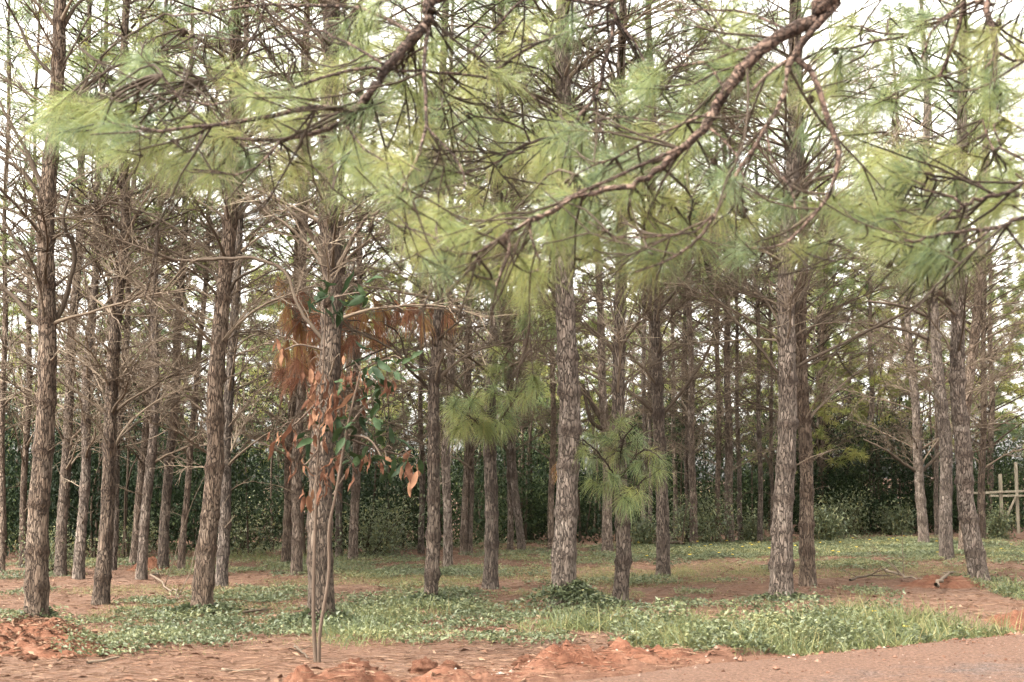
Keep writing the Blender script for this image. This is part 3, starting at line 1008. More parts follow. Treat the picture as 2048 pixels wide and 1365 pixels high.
# limb A: from the trunk down to the long arm reaching over the far left
A = [joined([A3(OX, OY, 5.5), A3(2.0, 5.6, 4.9), A3(.75, 5.5, 4.1)], [.05, .042, .034], photo_path([(905, -25, 25), (860, 38, 25), (800, 105, 22), (745, 180, 19), (707, 225, 16)], 5.35, 5.3)),
     photo_path([(707, 225, 13), (640, 213, 12), (570, 228, 11), (480, 245, 9), (410, 253, 8), (310, 262, 7), (225, 247, 5)], 5.3, 5.1),
     photo_path([(707, 225, 13), (690, 245, 12), (640, 262, 11), (580, 277, 9), (520, 283, 8), (470, 275, 6), (440, 272, 5)], 5.3, 5.5),
     photo_path([(857, 50, 10), (848, 130, 9), (852, 200, 8), (852, 250, 8), (840, 300, 7), (810, 370, 6), (775, 410, 5), (725, 440, 5)], 5.35, 5.0),
     photo_path([(825, 65, 9), (780, 40, 8), (730, 22, 8), (680, 14, 7), (500, 12, 6), (400, 30, 5), (330, 28, 4)], 5.35, 5.8),
     photo_path([(765, 140, 8), (700, 142, 7), (585, 176, 7), (500, 193, 6), (425, 210, 5), (360, 200, 5), (325, 150, 4)], 5.3, 5.4),
     photo_path([(530, 12, 5), (510, 70, 5), (490, 120, 5), (455, 155, 4), (400, 160, 4)], 5.6, 5.7),
     photo_path([(765, 128, 7), (680, 78, 6), (625, 65, 5), (560, 75, 5), (490, 80, 4), (400, 72, 4), (370, 58, 3)], 5.3, 5.9),
     photo_path([(775, 135, 7), (850, 145, 6), (905, 148, 6), (990, 160, 5), (1080, 200, 5), (1130, 240, 4)], 5.35, 5.8),
     photo_path([(852, 252, 6), (880, 285, 5), (920, 330, 5), (933, 365, 4), (915, 395, 3)], 5.1, 5.0),
     photo_path([(690, 247, 6), (720, 290, 6), (760, 320, 5), (790, 330, 5)], 5.3, 5.2),
     photo_path([(560, 283, 6), (540, 310, 5), (490, 350, 5), (440, 345, 4), (385, 340, 4)], 5.4, 5.2),
     photo_path([(410, 253, 5), (395, 290, 5), (370, 305, 4), (340, 280, 4)], 5.2, 5.0),
     photo_path([(310, 262, 4), (270, 265, 4), (180, 270, 3)], 5.1, 5.0),
     photo_path([(415, 250, 4), (360, 200, 4), (310, 140, 3), (280, 125, 3)], 5.2, 5.1)]
A_T = [(110, 215), (150, 220), (125, 265), (180, 265), (90, 235), (200, 235), (225, 245), (165, 240), (278, 122), (300, 130), (265, 165), (350, 225), (380, 245), (300, 310), (330, 325), (350, 330), (385, 335), (410, 350), (430, 345), (300, 285), (440, 300), (470, 150), (500, 340), (620, 200), (640, 335), (590, 330)]
LIMBS.append(("limb", A, 61, 4.4, A_T, 5.2, .62))
B = [joined([A3(OX, OY, 5.0), A3(2.2, 5.9, 4.6), A3(1.0, 6.0, 4.2)], [.034, .026, .018], photo_path([(1238, -15, 12), (1232, 40, 11), (1215, 110, 10), (1190, 190, 9), (1150, 245, 8), (1130, 270, 7), (1065, 285, 6), (1000, 320, 6), (940, 345, 5), (895, 342, 4)], 5.9, 5.7)),
     photo_path([(1232, 40, 8), (1150, 62, 7), (1060, 95, 6), (1000, 135, 6), (940, 180, 5), (885, 215, 4)], 5.9, 6.1),
     photo_path([(1235, 45, 7), (1265, 80, 6), (1285, 120, 5), (1300, 150, 3)], 5.9, 5.8),
     photo_path([(1190, 195, 6), (1200, 240, 5), (1212, 310, 4)], 5.85, 5.8),
     photo_path([(1130, 268, 6), (1180, 245, 6), (1240, 233, 6), (1300, 240, 5), (1350, 255, 5), (1385, 275, 5)], 5.8, 5.4),
     photo_path([(1232, 20, 7), (1080, -10, 7), (1022, 20, 6), (987, 62, 6), (946, 100, 5), (885, 157, 5), (854, 200, 5), (810, 225, 4), (740, 228, 4)], 5.9, 5.6),
     photo_path([(1060, 285, 6), (1045, 260, 5), (1010, 245, 5), (960, 235, 4), (935, 225, 3)], 5.8, 5.7)]
B_T = [(935, 225), (960, 240), (985, 255), (905, 340), (1100, 290), (1075, 300), (1120, 330), (1150, 300), (1000, 330), (1040, 270), (880, 210), (1290, 150)]
LIMBS.append(("limb", B, 62, 4.4, B_T, 5.8, .6))
C = [joined([A3(OX, OY, 4.6), A3(2.4, 5.2, 4.1)], [.055, .046], photo_path([(1690, -22, 38), (1640, 35, 36), (1560, 75, 31), (1500, 120, 28), (1455, 180, 26), (1420, 240, 22), (1380, 285, 18), (1330, 330, 16), (1280, 365, 14), (1220, 380, 12), (1150, 395, 10), (1100, 425, 9), (1042, 452, 8), (1000, 475, 7), (950, 505, 6), (915, 505, 5), (880, 495, 4)], 4.9, 4.9)),
     photo_path([(1676, 5, 18), (1645, 45, 17), (1587, 113, 16), (1563, 205, 12), (1532, 260, 10), (1481, 338, 9), (1450, 393, 8), (1416, 455, 7), (1370, 500, 6), (1320, 530, 5), (1270, 545, 4)], 4.9, 4.6),
     photo_path([(1587, 113, 15), (1630, 155, 14), (1648, 210, 13), (1668, 270, 13), (1678, 310, 12), (1668, 370, 10), (1645, 415, 8), (1600, 460, 7), (1560, 495, 6), (1510, 500, 5), (1480, 480, 4)], 4.9, 4.7),
     photo_path([(1587, 113, 9), (1540, 145, 8), (1503, 182, 7)], 4.9, 4.8),
     photo_path([(1580, 62, 7), (1525, 40, 6), (1470, 20, 6), (1400, 22, 5), (1330, 25, 4)], 4.9, 5.2),
     photo_path([(1530, 92, 7), (1460, 105, 6), (1400, 130, 6), (1348, 132, 5), (1290, 160, 4)], 4.9, 5.1),
     photo_path([(1440, 215, 7), (1380, 240, 6), (1300, 280, 6), (1220, 320, 5), (1150, 350, 4)], 4.9, 5.1),
     photo_path([(1370, 292, 8), (1280, 330, 8), (1190, 370, 8), (1105, 420, 8), (1060, 445, 6), (1010, 465, 5)], 4.85, 4.7),
     photo_path([(1455, 180, 7), (1430, 150, 6), (1400, 120, 5), (1330, 100, 4)], 4.9, 5.1),
     photo_path([(1018, 468, 6), (1015, 500, 5), (1000, 545, 5), (990, 575, 3)], 4.8, 4.7),
     photo_path([(1060, 445, 6), (1060, 480, 5), (1075, 510, 5), (1080, 540, 4), (1060, 545, 3)], 4.8, 4.8),
     photo_path([(1425, 430, 6), (1380, 470, 5), (1320, 470, 5), (1250, 480, 4), (1170, 440, 3)], 4.7, 4.6),
     photo_path([(1532, 260, 6), (1550, 330, 5), (1580, 380, 5), (1590, 420, 4)], 4.7, 4.6),
     photo_path([(1410, 250, 6), (1470, 300, 5), (1500, 370, 5), (1560, 400, 3)], 4.9, 4.7)]
C_T = [(850, 455), (870, 480), (835, 480), (845, 505), (880, 500), (900, 460), (930, 480), (870, 430), (960, 540), (985, 575), (1050, 560), (1065, 550), (1030, 545), (1090, 450), (1140, 410), (1000, 440), (1180, 430), (1170, 490), (1230, 480), (1270, 545), (1330, 520), (1400, 480), (1300, 450), (1350, 400), (1220, 330), (1440, 420), (1500, 440), (1530, 410), (1560, 420), (1580, 400), (1110, 480)]
LIMBS.append(("limb", C, 63, 3.6, C_T, 4.8, .5))
D = [joined([A3(OX, OY, 4.3), A3(2.6, 5.6, 3.9)], [.032, .026], photo_path([(1995, -25, 16), (1985, 60, 14), (1992, 108, 11), (1968, 140, 8)], 5.7, 5.6)),
     photo_path([(1992, 108, 8), (2020, 118, 7), (2060, 125, 6)], 5.6, 5.6),
     photo_path([(1985, 10, 10), (1930, 5, 9), (1915, 60, 8), (1885, 140, 8), (1820, 185, 7), (1760, 200, 6)], 5.7, 5.9),
     photo_path([(1930, 5, 8), (1880, 40, 7), (1820, 68, 7), (1740, 88, 6), (1665, 98, 5)], 5.75, 6.0),
     photo_path([(1930, 5, 7), (1870, 60, 6), (1842, 118, 5)], 5.7, 5.8),
     photo_path([(1820, 68, 5), (1750, 65, 5), (1720, 50, 4), (1690, 52, 3)], 5.9, 6.0),
     photo_path([(2060, 115, 6), (1990, 160, 6), (1940, 182, 5), (1895, 182, 4)], 5.5, 5.5)]
D_T = [(1895, 182), (1930, 130), (1990, 130), (1760, 200), (1850, 30), (1800, 40), (1760, 90), (1700, 60), (2020, 80), (2030, 190), (1980, 190), (1840, 150)]
LIMBS.append(("limb", D, 64, 4.0, D_T, 5.7, .6))
E = [joined([A3(OX, OY, 3.3), A3(2.5, 5.3, 3.0)], [.026, .02], photo_path([(2065, 365, 10), (1980, 393, 9), (1929, 413, 8), (1880, 440, 7), (1830, 465, 5)], 5.1, 5.0)),
     photo_path([(1929, 413, 6), (1880, 388, 5), (1830, 375, 5), (1785, 345, 4)], 5.0, 5.1),
     photo_path([(1985, 392, 5), (1930, 350, 5), (1880, 365, 4), (1840, 340, 4)], 5.1, 5.2),
     joined([A3(OX, OY, 3.1), A3(2.6, 5.2, 2.8)], [.024, .02], photo_path([(2065, 428, 10), (2000, 455, 9), (1920, 465, 8), (1850, 480, 7), (1790, 482, 5), (1755, 475, 4)], 5.0, 4.8)),
     photo_path([(1980, 460, 6), (1940, 490, 5), (1890, 505, 4), (1850, 490, 3)], 4.9, 4.9),
     photo_path([(2065, 330, 6), (2010, 300, 6), (1985, 290, 5), (1965, 240, 4)], 5.2, 5.4),
     photo_path([(2000, 290, 5), (1990, 255, 4), (2005, 240, 4)], 5.3, 5.4)]
E_T = [(1785, 340), (1840, 338), (1760, 330), (1740, 300), (1720, 350), (1770, 400), (1800, 430), (1850, 410), (1830, 460), (1760, 470), (1780, 440), (1900, 400), (1960, 360), (1900, 340), (1970, 240), (2005, 235), (2020, 330), (1990, 430), (1870, 310), (1740, 420), (1700, 440), (2030, 410), (1940, 310)]
LIMBS.append(("limb", E, 65, 4.2, E_T, 5.05, .8))

rt = np.random.default_rng(77)
for nm, paths, seed, dens, tpx, td, prob in LIMBS:
    paths = [(P, R * .95) for P, R in paths]
    spots = [at(x, y, td + .35 + abs(rt.normal(0, .2))) for x, y in (tpx + tpx[:10] if seed == 61 else tpx)]
    mbl, ends, tips = limb_mesh(paths, seed, 'barkred', dens * 1.5, (.16, .6), 3, away=1.0, extra=spots)
    paths = None
    lo = obj(nm, mbl.mesh("limb", [M['barkred'], M['twig']]), over)
    for p, d in tips:
        put_tuft(TUFT, p, d + rt.normal(0, .02, 3), lo, .95, r=rt)
    n_t = 0
    for p, d in ends:
        v = p - np.array([0, 0, CAM_Z])
        dep = v @ FWD
        sx, sy = 1024 + F * v[0] / dep, 682.5 - F * (v @ UP) / dep
        if sx < -200 or sx > 2250 or sy < -250 or sy > (390 if sx < 800 else 540) or rt.uniform() > prob * .8 or n_t > 46:
            continue
        n_t += 1
        put_tuft(TUFT, p, d, lo, .85, r=rt)
    for q in range(7):
        p, d = ends[rt.integers(len(ends))]
        obj("pine_cone", CONE[rt.integers(3)], lo, tuple(p), (rt.normal(0, .5), rt.normal(0, .5), rt.uniform(0, 6)), rt.uniform(.5, .75))


def tree_limb(key, polylines, seed, tufts=(), lib=None, scale=1.0, dens=5.0, tw=(.15, .5), dd=0.0, mat='deadwood', name="limb", end_prob=0.0):
    """a limb of one listed tree, drawn at that tree's own depth"""
    root, base, Y, prof = TREES[key]
    r = np.random.default_rng(seed)
    paths = []
    for pl in polylines:
        P, R = photo_path(pl, Y, Y + dd)
        P = P - base
        P[1:, 1] += np.cumsum(r.normal(dd * .1, .08, len(P) - 1))
        paths.append((P, R * .78))
    spots = [at(x, y, Y + dd * .5 + r.normal(0, .2)) - base for x, y in tufts]
    mbl, ends, tips = limb_mesh(paths, seed, mat, dens, tw, 2, k=6, extra=spots)
    lo = obj(name, mbl.mesh(name, [M['limbwood' if mat == 'deadwood' else mat], M['deadwood'] if mat == 'deadwood' else M['twig']]), root)
    for p, d in tips:
        put_tuft(lib, p, d, lo, scale, r=r)
    for p, d in ends:
        if r.uniform() < end_prob:
            put_tuft(lib, p, d, lo, scale, r=r)
    return lo


# two steep limbs of the thick pine at the mound, and its neighbours
tree_limb('T1', [[(88, 655, 16), (60, 635, 14), (20, 590, 12), (-30, 560, 9)]], 1, dens=4)
tree_limb('T1', [[(95, 660, 14), (120, 625, 14), (143, 560, 13), (152, 500, 12), (140, 450, 9), (150, 380, 7)]], 2, dens=4)
tree_limb('T1', [[(97, 600, 12), (95, 590, 10), (60, 520, 9), (30, 480, 7), (0, 420, 5)]], 3, dens=5)
tree_limb('T1', [[(100, 430, 12), (60, 360, 11), (10, 320, 9), (-60, 300, 7)]], 4, dens=5)
tree_limb('T1', [[(100, 420, 12), (70, 330, 10), (30, 250, 8), (0, 190, 6)], [(108, 270, 9), (150, 200, 7), (190, 120, 5), (240, 60, 4)]], 5, dens=6)
tree_limb('T1', [[(112, 160, 10), (60, 100, 9), (20, 30, 7), (-10, -30, 5)], [(114, 150, 8), (150, 90, 6), (180, 20, 5)]], 6, dens=6)
tree_limb('T10', [[(456, 590, 12), (440, 575, 11), (425, 545, 8), (380, 520, 7), (320, 490, 5)]], 7, dens=5)
tree_limb('T10', [[(458, 590, 10), (480, 560, 8), (520, 545, 6), (560, 520, 4)]], 8, dens=5)
tree_limb('T14', [[(660, 545, 16), (648, 520, 14), (630, 480, 12), (600, 440, 10), (560, 410, 7)]], 9, dens=5)
tree_limb('T14', [[(668, 545, 16), (690, 515, 14), (715, 470, 11), (750, 430, 9), (820, 380, 6)]], 10, dens=5)
tree_limb('T14', [[(655, 690, 12), (600, 620, 10), (570, 545, 9), (510, 515, 9), (440, 512, 9), (350, 512, 8), (300, 500, 6), (220, 470, 5)]], 12, dens=5)
tree_limb('T18', [[(868, 790, 10), (850, 770, 9), (815, 735, 8), (785, 690, 7), (730, 668, 6), (660, 655, 5), (585, 640, 4)], [(815, 735, 6), (790, 660, 5), (720, 640, 4), (650, 640, 4)], [(785, 690, 5), (700, 730, 4), (640, 770, 3)]], 13,
          tufts=[(561, 565), (583, 590), (604, 582), (584, 640), (628, 628), (625, 660), (655, 640), (670, 648), (690, 640), (682, 625), (732, 631), (712, 614), (780, 630), (800, 610), (736, 655), (702, 670), (567, 700), (594, 718), (625, 708), (561, 735), (645, 735), (760, 650), (820, 620), (650, 680), (605, 660), (870, 610), (900, 625), (850, 640), (620, 600), (640, 615), (570, 620), (596, 690), (610, 730), (580, 755), (660, 700), (690, 690), (830, 605), (760, 610), (745, 680)], lib=TUFT_DEAD, scale=1.25, dens=5)
tree_limb('T22', [[(982, 880, 6), (960, 850, 5), (930, 830, 4), (905, 820, 3)], [(984, 860, 6), (1010, 830, 5), (1040, 790, 4), (1070, 765, 3)], [(986, 800, 6), (1000, 740, 5), (1020, 700, 4), (1060, 660, 3), (1100, 620, 2)]], 14,
          tufts=[(905, 815), (916, 838), (940, 800), (972, 790), (976, 845), (960, 830), (1000, 810), (1024, 820), (1065, 770), (1040, 780), (1017, 705), (987, 695), (1000, 730), (1107, 625), (1073, 655), (1030, 790), (930, 850), (985, 770), (1050, 600), (1010, 850)], lib=TUFT_MID, scale=1.35, dens=5, mat='twig', dd=-1.2, end_prob=.5)
tree_limb('T28', [[(1240, 990, 5), (1225, 950, 4), (1195, 910, 4), (1160, 880, 3)], [(1240, 960, 5), (1265, 920, 4), (1290, 900, 4), (1320, 920, 3)], [(1240, 930, 5), (1245, 880, 4), (1270, 850, 3)], [(1240, 1000, 4), (1270, 975, 4), (1290, 955, 3)]], 15,
          tufts=[(1174, 870), (1207, 872), (1245, 838), (1282, 872), (1323, 920), (1290, 955), (1215, 905), (1181, 922), (1178, 960), (1219, 940), (1256, 985), (1263, 1008), (1140, 875), (1200, 975), (1250, 900), (1300, 900), (1320, 940), (1235, 960), (1270, 930), (1160, 900), (1240, 1000), (1275, 990), (1225, 865)], lib=TUFT_MID, scale=1.2, dens=4, mat='twig', dd=-1.0)
tree_limb('T26', [[(1130, 905, 6), (1123, 915, 5), (1120, 920, 4)]], 16, tufts=[(1124, 925)], lib=TUFT_DEAD, scale=.9, dens=1)
tree_limb('T29', [[(1308, 635, 11), (1340, 595, 10), (1380, 540, 8), (1430, 470, 6)], [(1304, 635, 9), (1275, 600, 8), (1240, 570, 6)]], 17, dens=5)
tree_limb('T29', [[(1318, 835, 11), (1350, 800, 9), (1400, 730, 8), (1430, 660, 5)], [(1314, 832, 11), (1280, 800, 9), (1250, 770, 7), (1225, 700, 5)]], 18, dens=5)
tree_limb('T40', [[(1575, 645, 14), (1600, 600, 13), (1625, 540, 12), (1640, 480, 10), (1650, 420, 7)]], 19, dens=4)
tree_limb('T40', [[(1566, 740, 11), (1562, 680, 10), (1562, 600, 9), (1564, 540, 7), (1550, 460, 5)]], 20, dens=4)
tree_limb('T40', [[(1580, 740, 10), (1650, 705, 9), (1740, 660, 8), (1800, 630, 7), (1880, 580, 5)]], 21, dens=5)
tree_limb('T40', [[(1556, 745, 9), (1510, 690, 8), (1460, 640, 7), (1400, 570, 5)]], 22, dens=6)
tree_limb('T47', [[(1878, 690, 11), (1840, 670, 9), (1790, 655, 8), (1740, 650, 6)], [(1868, 640, 9), (1800, 615, 8), (1730, 605, 6)]], 23, dens=5)
tree_limb('T47', [[(1860, 575, 10), (1810, 545, 9), (1760, 520, 7), (1690, 515, 6)]], 24, dens=5)
tree_limb('T27', [[(1210, 850, 14), (1190, 820, 12), (1170, 780, 10), (1150, 760, 8)], [(1208, 860, 12), (1180, 840, 10), (1165, 770, 7)]], 25, dens=4)
tree_limb('T45', [[(1834, 945, 9), (1800, 925, 8), (1760, 900, 6), (1720, 880, 4)], [(1840, 945, 9), (1870, 920, 8), (1890, 900, 6)]], 26, dens=5)

# ------------------------------------------------------------------ dark thicket closing the wood (one mass)
r = np.random.default_rng(91)
mb = MB()
cs, ls = [], []
N_CL = 310
for i in range(N_CL):
    y = 30 + 18 * r.uniform(0, 1) ** 1.3
    x = r.uniform(-.47, .47) * y
    hgt = r.uniform(1.0, 4.6) * (1.05 if x < 0 else .9)
    if r.uniform() < .35:
        hgt *= .5
    y += 9.5 * float(smooth(-7, 7, np.array(x)))
    rad = r.uniform(.7, 1.6)
    n = int(900 * rad)
    th, ph = r.uniform(0, 6.28, n), np.arccos(r.uniform(-1, 1, n))
    rr = rad * r.uniform(.3, 1.05, n) ** .6
    zc = r.uniform(.1, 1) * hgt
    p = np.stack([x + rr * np.cos(th) * np.sin(ph), y + rr * np.sin(th) * np.sin(ph), zc + rr * .9 * np.cos(ph)], -1)
    p = p[p[:, 2] > .05]
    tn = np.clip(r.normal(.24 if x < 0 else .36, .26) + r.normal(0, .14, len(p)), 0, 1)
    al = r.normal(0, 1, p.shape) + np.array([0, 0, -.6])
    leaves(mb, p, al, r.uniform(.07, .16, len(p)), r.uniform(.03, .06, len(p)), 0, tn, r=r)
for i in range(240):
    y = r.uniform(30, 46)
    x = r.uniform(-.42, .42) * y
    y += 9.5 * float(smooth(-7, 7, np.array(x)))
    h = r.uniform(2.5, 6)
    P = np.array([[x, y, gz(x, y) - .1], [x + r.normal(0, .12), y, h * .5], [x + r.normal(0, .4), y + r.normal(0, .2), h]])
    tube(mb, catmull(P, 8), np.linspace(r.uniform(.025, .05), .012, 8), 5, mat=1)
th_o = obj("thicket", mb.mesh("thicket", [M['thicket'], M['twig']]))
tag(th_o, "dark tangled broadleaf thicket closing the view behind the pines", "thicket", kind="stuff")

# bushes that can be told apart at its foot
def bush_mesh(seed, n=1700, h=1.0, big=.55):
    r = np.random.default_rng(seed)
    mb = MB()
    for s in range(9):
        d = np.array([r.normal(0, .45), r.normal(0, .45), 1.0])
        P = twig_path(r, np.array([r.normal(0, .06), r.normal(0, .06), -.05]), d / np.linalg.norm(d), h * r.uniform(.6, 1.1), .3, 7)
        tube(mb, P, np.linspace(.012, .004, 7), 4, mat=1)
        m_ = n // 9
        t = r.uniform(.15, 1, m_) * 6
        i = np.minimum(t.astype(int), 5)
        p = P[i] + (P[i + 1] - P[i]) * (t - i)[:, None] + r.normal(0, .17 * h, (m_, 3))
        p[:, 2] = np.maximum(p[:, 2], .04)
        al = r.normal(0, 1, (m_, 3)) + np.array([0, 0, -.2])
        leaves(mb, p, al, r.uniform(.08, .17, m_) * big, r.uniform(.035, .07, m_) * big, 0, np.clip(r.normal(.5, .2, m_), 0, 1), r=r)
    return mb.mesh("shrub", [M['cover'], M['twig']])


SHRUB = [bush_mesh(40 + i, h=[1.0, .6, 1.3][i]) for i in range(3)]
for x, y, i, s, lab in [
    (480, 1110, 2, 1.3, "leafy bush rising from tall grass behind the stout curved pine"),
    (735, 1115, 2, 1.25, "tall yellowish bush beside the ringed pine at the thicket"),
    (770, 1112, 0, 1.1, "low fresh green bush next to the tall yellowish bush"),
    (265, 1120, 0, 1.0, "pale leafy bush between the mossy trunk and the distant red mound"),
    (100, 1150, 0, .9, "straggly bush at the edge behind the thick mound pine"),
    (1370, 1092, 2, 1.2, "bush wrapped round the creeper-clad pine"),
    (1415, 1090, 0, 1.2, "green bush between the creeper-clad pine and the light thin pine"),
    (1660, 1085, 1, 1.6, "dark rounded bush just behind the close thick pair of pines"),
    (1700, 1070, 0, 1.3, "bush at the dark hollow of the thicket"),
    (1790, 1070, 1, 1.4, "low bush under the bending pine's limbs"),
    (1990, 1078, 1, 1.3, "low bush growing at the pale timber frame"),
    (1500, 1085, 1, 1.2, "low bush between two thin light pines"),
    (1290, 1095, 1, 1.2, "low bush behind the green needle shoots"),
]:
    g = ground_hit(x, y)
    tag(obj("shrub", SHRUB[i], None, (g[0], g[1], gz(g[0], g[1])), (0, 0, x), s), lab, "shrub", "bushes at the thicket's foot")

# ------------------------------------------------------------------ pale timber frame
fr = ground_hit(2006, 1074)
fy = fr[1]
froot = obj("timber_frame", None, None, (fr[0], fr[1], gz(fr[0], fr[1])))
tag(froot, "pale weathered timber frame of posts and rails at the thicket's edge", "timber frame")


def beam(p, q, w, t, seed):
    """squared timber between two points, edges bevelled and faces a little uneven"""
    r = np.random.default_rng(seed)
    p, q = np.array(p, float), np.array(q, float)
    d = (q - p) / np.linalg.norm(q - p)
    s = np.cross(d, [0.05, 1, .02]); s /= np.linalg.norm(s)
    u = np.cross(s, d)
    prof = np.array([(-1, -.8), (-.8, -1), (.8, -1), (1, -.8), (1, .8), (.8, 1), (-.8, 1), (-1, .8)])
    mb = MB()
    n = 7
    V = []
    for i in range(n):
        c = p + (q - p) * i / (n - 1) + r.normal(0, .004, 3)
        for a, b in prof:
            V.append(c + s * a * w / 2 + u * b * t / 2)
    i = np.arange(n - 1)[:, None] * 8
    j = np.arange(8)[None, :]
    Q = np.stack([i + j, i + (j + 1) % 8, i + 8 + (j + 1) % 8, i + 8 + j], -1).reshape(-1, 4)
    caps = [[0, 1, 2, 3], [0, 3, 4, 7], [4, 5, 6, 7]]
    e = (n - 1) * 8
    mb.add(V, Q=np.vstack([Q, np.array([c[::-1] for c in caps]), np.array(caps) + e]))
    return mb.mesh("timber", [M['timber']], False)


fb = np.array(froot.location)
P1a, P1b = at(2006, 1076, fy) - fb, at(2000, 948, fy) - fb
P2a, P2b = at(2037, 1070, fy + 2.0) - fb, at(2031, 925, fy + 2.0) - fb
P3a, P3b = at(2110, 1080, fy) - fb, at(2100, 945, fy) - fb
for k, (a, b_) in enumerate(((P1a, P1b), (P2a, P2b), (P3a, P3b))):
    a = a.copy(); a[2] = min(a[2], -.1)
    obj("post", beam(a, b_, .078, .078, k), froot)
obj("rail", beam(at(1946, 987, fy - .06) - fb, at(2104, 980, fy - .07) - fb, .055, .07, 11), froot)
obj("rail", beam(at(1980, 992, fy + 1.9) - fb, at(2100, 992, fy + 1.9) - fb, .055, .07, 12), froot)
obj("brace", beam(at(1998, 1068, fy + .9) - fb, at(2030, 996, fy + .95) - fb, .05, .05, 13), froot)

# ------------------------------------------------------------------ two-stemmed sapling with withered leaves
sg = ground_hit(634, 1325)
SY = sg[1]
sap = obj("sapling", None, None, (sg[0], sg[1], gz(sg[0], sg[1])))
tag(sap, "two-stemmed broadleaf sapling with withered tan and dark green leaves", "sapling")
sb = np.array(sap.location)
stems = [[(632, 1330, 11), (629, 1240, 10), (627, 1120, 9), (634, 1000, 8), (637, 880, 7), (644, 760, 6), (652, 600, 4)],
         [(638, 1330, 10), (643, 1260, 9), (656, 1150, 8), (660, 1060, 8), (668, 980, 7), (698, 850, 6), (722, 740, 4)]]
for i, s in enumerate(stems):
    P, R = photo_path(s, SY, SY + [.1, -.2][i])
    R = R * .8
    P[1:-1] += np.random.default_rng(i + 4).normal(0, .012, (len(P) - 2, 3))
    mb = MB()
    tube(mb, catmull(P - sb, 24), np.interp(np.linspace(0, 1, 24), np.linspace(0, 1, len(R)), R), 8)
    obj("stem", mb.mesh("stem", [M['sapbark']]), sap)
SAPSPINE = []
sides = [[(640, 800, 5), (600, 840, 4), (565, 870, 3)], [(645, 700, 5), (600, 690, 4), (570, 700, 3)], [(722, 740, 4), (770, 720, 4), (800, 728, 3)], [(690, 870, 5), (740, 880, 4), (770, 930, 3)], [(690, 875, 5), (760, 900, 4), (835, 918, 3)], [(636, 900, 5), (610, 930, 4), (598, 920, 3)], [(700, 850, 5), (740, 800, 4), (755, 780, 3)], [(650, 600, 4), (690, 590, 3), (718, 585, 2)], [(666, 990, 4), (690, 950, 3), (702, 930, 3)]]
for i, s in enumerate(sides):
    P, R = photo_path(s, SY - .05, SY + [.3, -.3][i % 2])
    mb = MB()
    SAPSPINE.append(catmull(P - sb, 12))
    tube(mb, catmull(P - sb, 12), np.interp(np.linspace(0, 1, 12), np.linspace(0, 1, len(R)), R), 5)
    obj("twig", mb.mesh("twig", [M['sapbark']]), sap)


def broad_leaf(seed, matname, L=.24, W=.085, curl=.5):
    """one leaf hanging along -Z: curved blade with a midrib fold and a stalk"""
    r = np.random.default_rng(seed)
    mb = MB()
    n = 8
    t = np.linspace(0, 1, n)
    w = W * .5 * np.sin(np.pi * t ** .8) ** .8 + .001
    z = -L * t
    x = curl * L * (t ** 2) * .5 + .012 * np.sin(t * 9 + seed)
    f = .35 + .25 * r.uniform()
    V = []
    for i in range(n):
        V += [(x[i] + f * w[i], w[i], z[i] - .04), (x[i], 0, z[i] - .04), (x[i] + f * w[i] + .004 * math.sin(i * 2.1), -w[i], z[i] - .04)]
    Q = []
    for i in range(n - 1):
        Q += [(3 * i, 3 * i + 1, 3 * i + 4, 3 * i + 3), (3 * i + 1, 3 * i + 2, 3 * i + 5, 3 * i + 4)]
    mb.add(V, Q=Q, tint=r.uniform(.1, .9))
    tube(mb, [(0, 0, 0), (0, 0, -.045)], [.003, .002], 4, tint=.5)
    return mb.mesh("leaf", [M[matname]])


LEAF_D = [broad_leaf(i, 'broad_dead', .18 + .03 * (i % 3), .045 + .014 * (i % 3), [.4, -.6, 1.0][i % 3]) for i in range(7)]
LEAF_G = [broad_leaf(20 + i, 'broad_green', .26 + .02 * (i % 3), .1, [.5, -.4, .8][i % 3]) for i in range(6)]
r = np.random.default_rng(13)
dead_at = [(635, 745, 5), (631, 800, 6), (652, 812, 6), (675, 820, 5), (716, 745, 6), (729, 765, 3), (689, 725, 2), (684, 775, 4), (726, 795, 3), (766, 750, 4), (645, 835, 4), (561, 865, 4), (584, 860, 3), (594, 905, 4), (615, 970, 3), (652, 935, 5), (652, 958, 4), (675, 910, 4), (736, 900, 3), (741, 920, 2), (763, 905, 2), (817, 915, 3), (834, 930, 3), (564, 690, 3), (702, 930, 2), (640, 770, 4), (620, 730, 3), (660, 780, 3), (640, 880, 3)]
green_at = [(756, 712, 5), (803, 725, 3), (793, 738, 2), (736, 730, 4), (699, 755, 3), (749, 770, 3), (760, 785, 3), (753, 812, 4), (729, 842, 4), (695, 840, 4), (749, 858, 3), (689, 860, 3), (625, 862, 3), (662, 870, 3), (749, 905, 4), (773, 928, 3), (840, 908, 3), (786, 905, 3), (702, 905, 3), (648, 572, 4), (665, 582, 3), (716, 578, 4), (658, 600, 3), (685, 608, 3), (620, 585, 2)]
for s in stems:
    SAPSPINE.append(catmull(photo_path(s, SY, SY)[0] - sb, 40)[14:])
SAPSPINE = np.concatenate(SAPSPINE)
for x, y, n in dead_at + green_at:
    c = at(x, y - 6, SY) - sb
    p = SAPSPINE[np.argmin(((SAPSPINE - c) ** 2).sum(1))]
    mb = MB()
    tube(mb, catmull(np.array([p, p + (c - p) * .5 + np.array([0, r.normal(0, .03), .04]), c]), 6), np.linspace(.006, .003, 6), 5)
    obj("twig", mb.mesh("twig", [M['sapbark']]), sap)
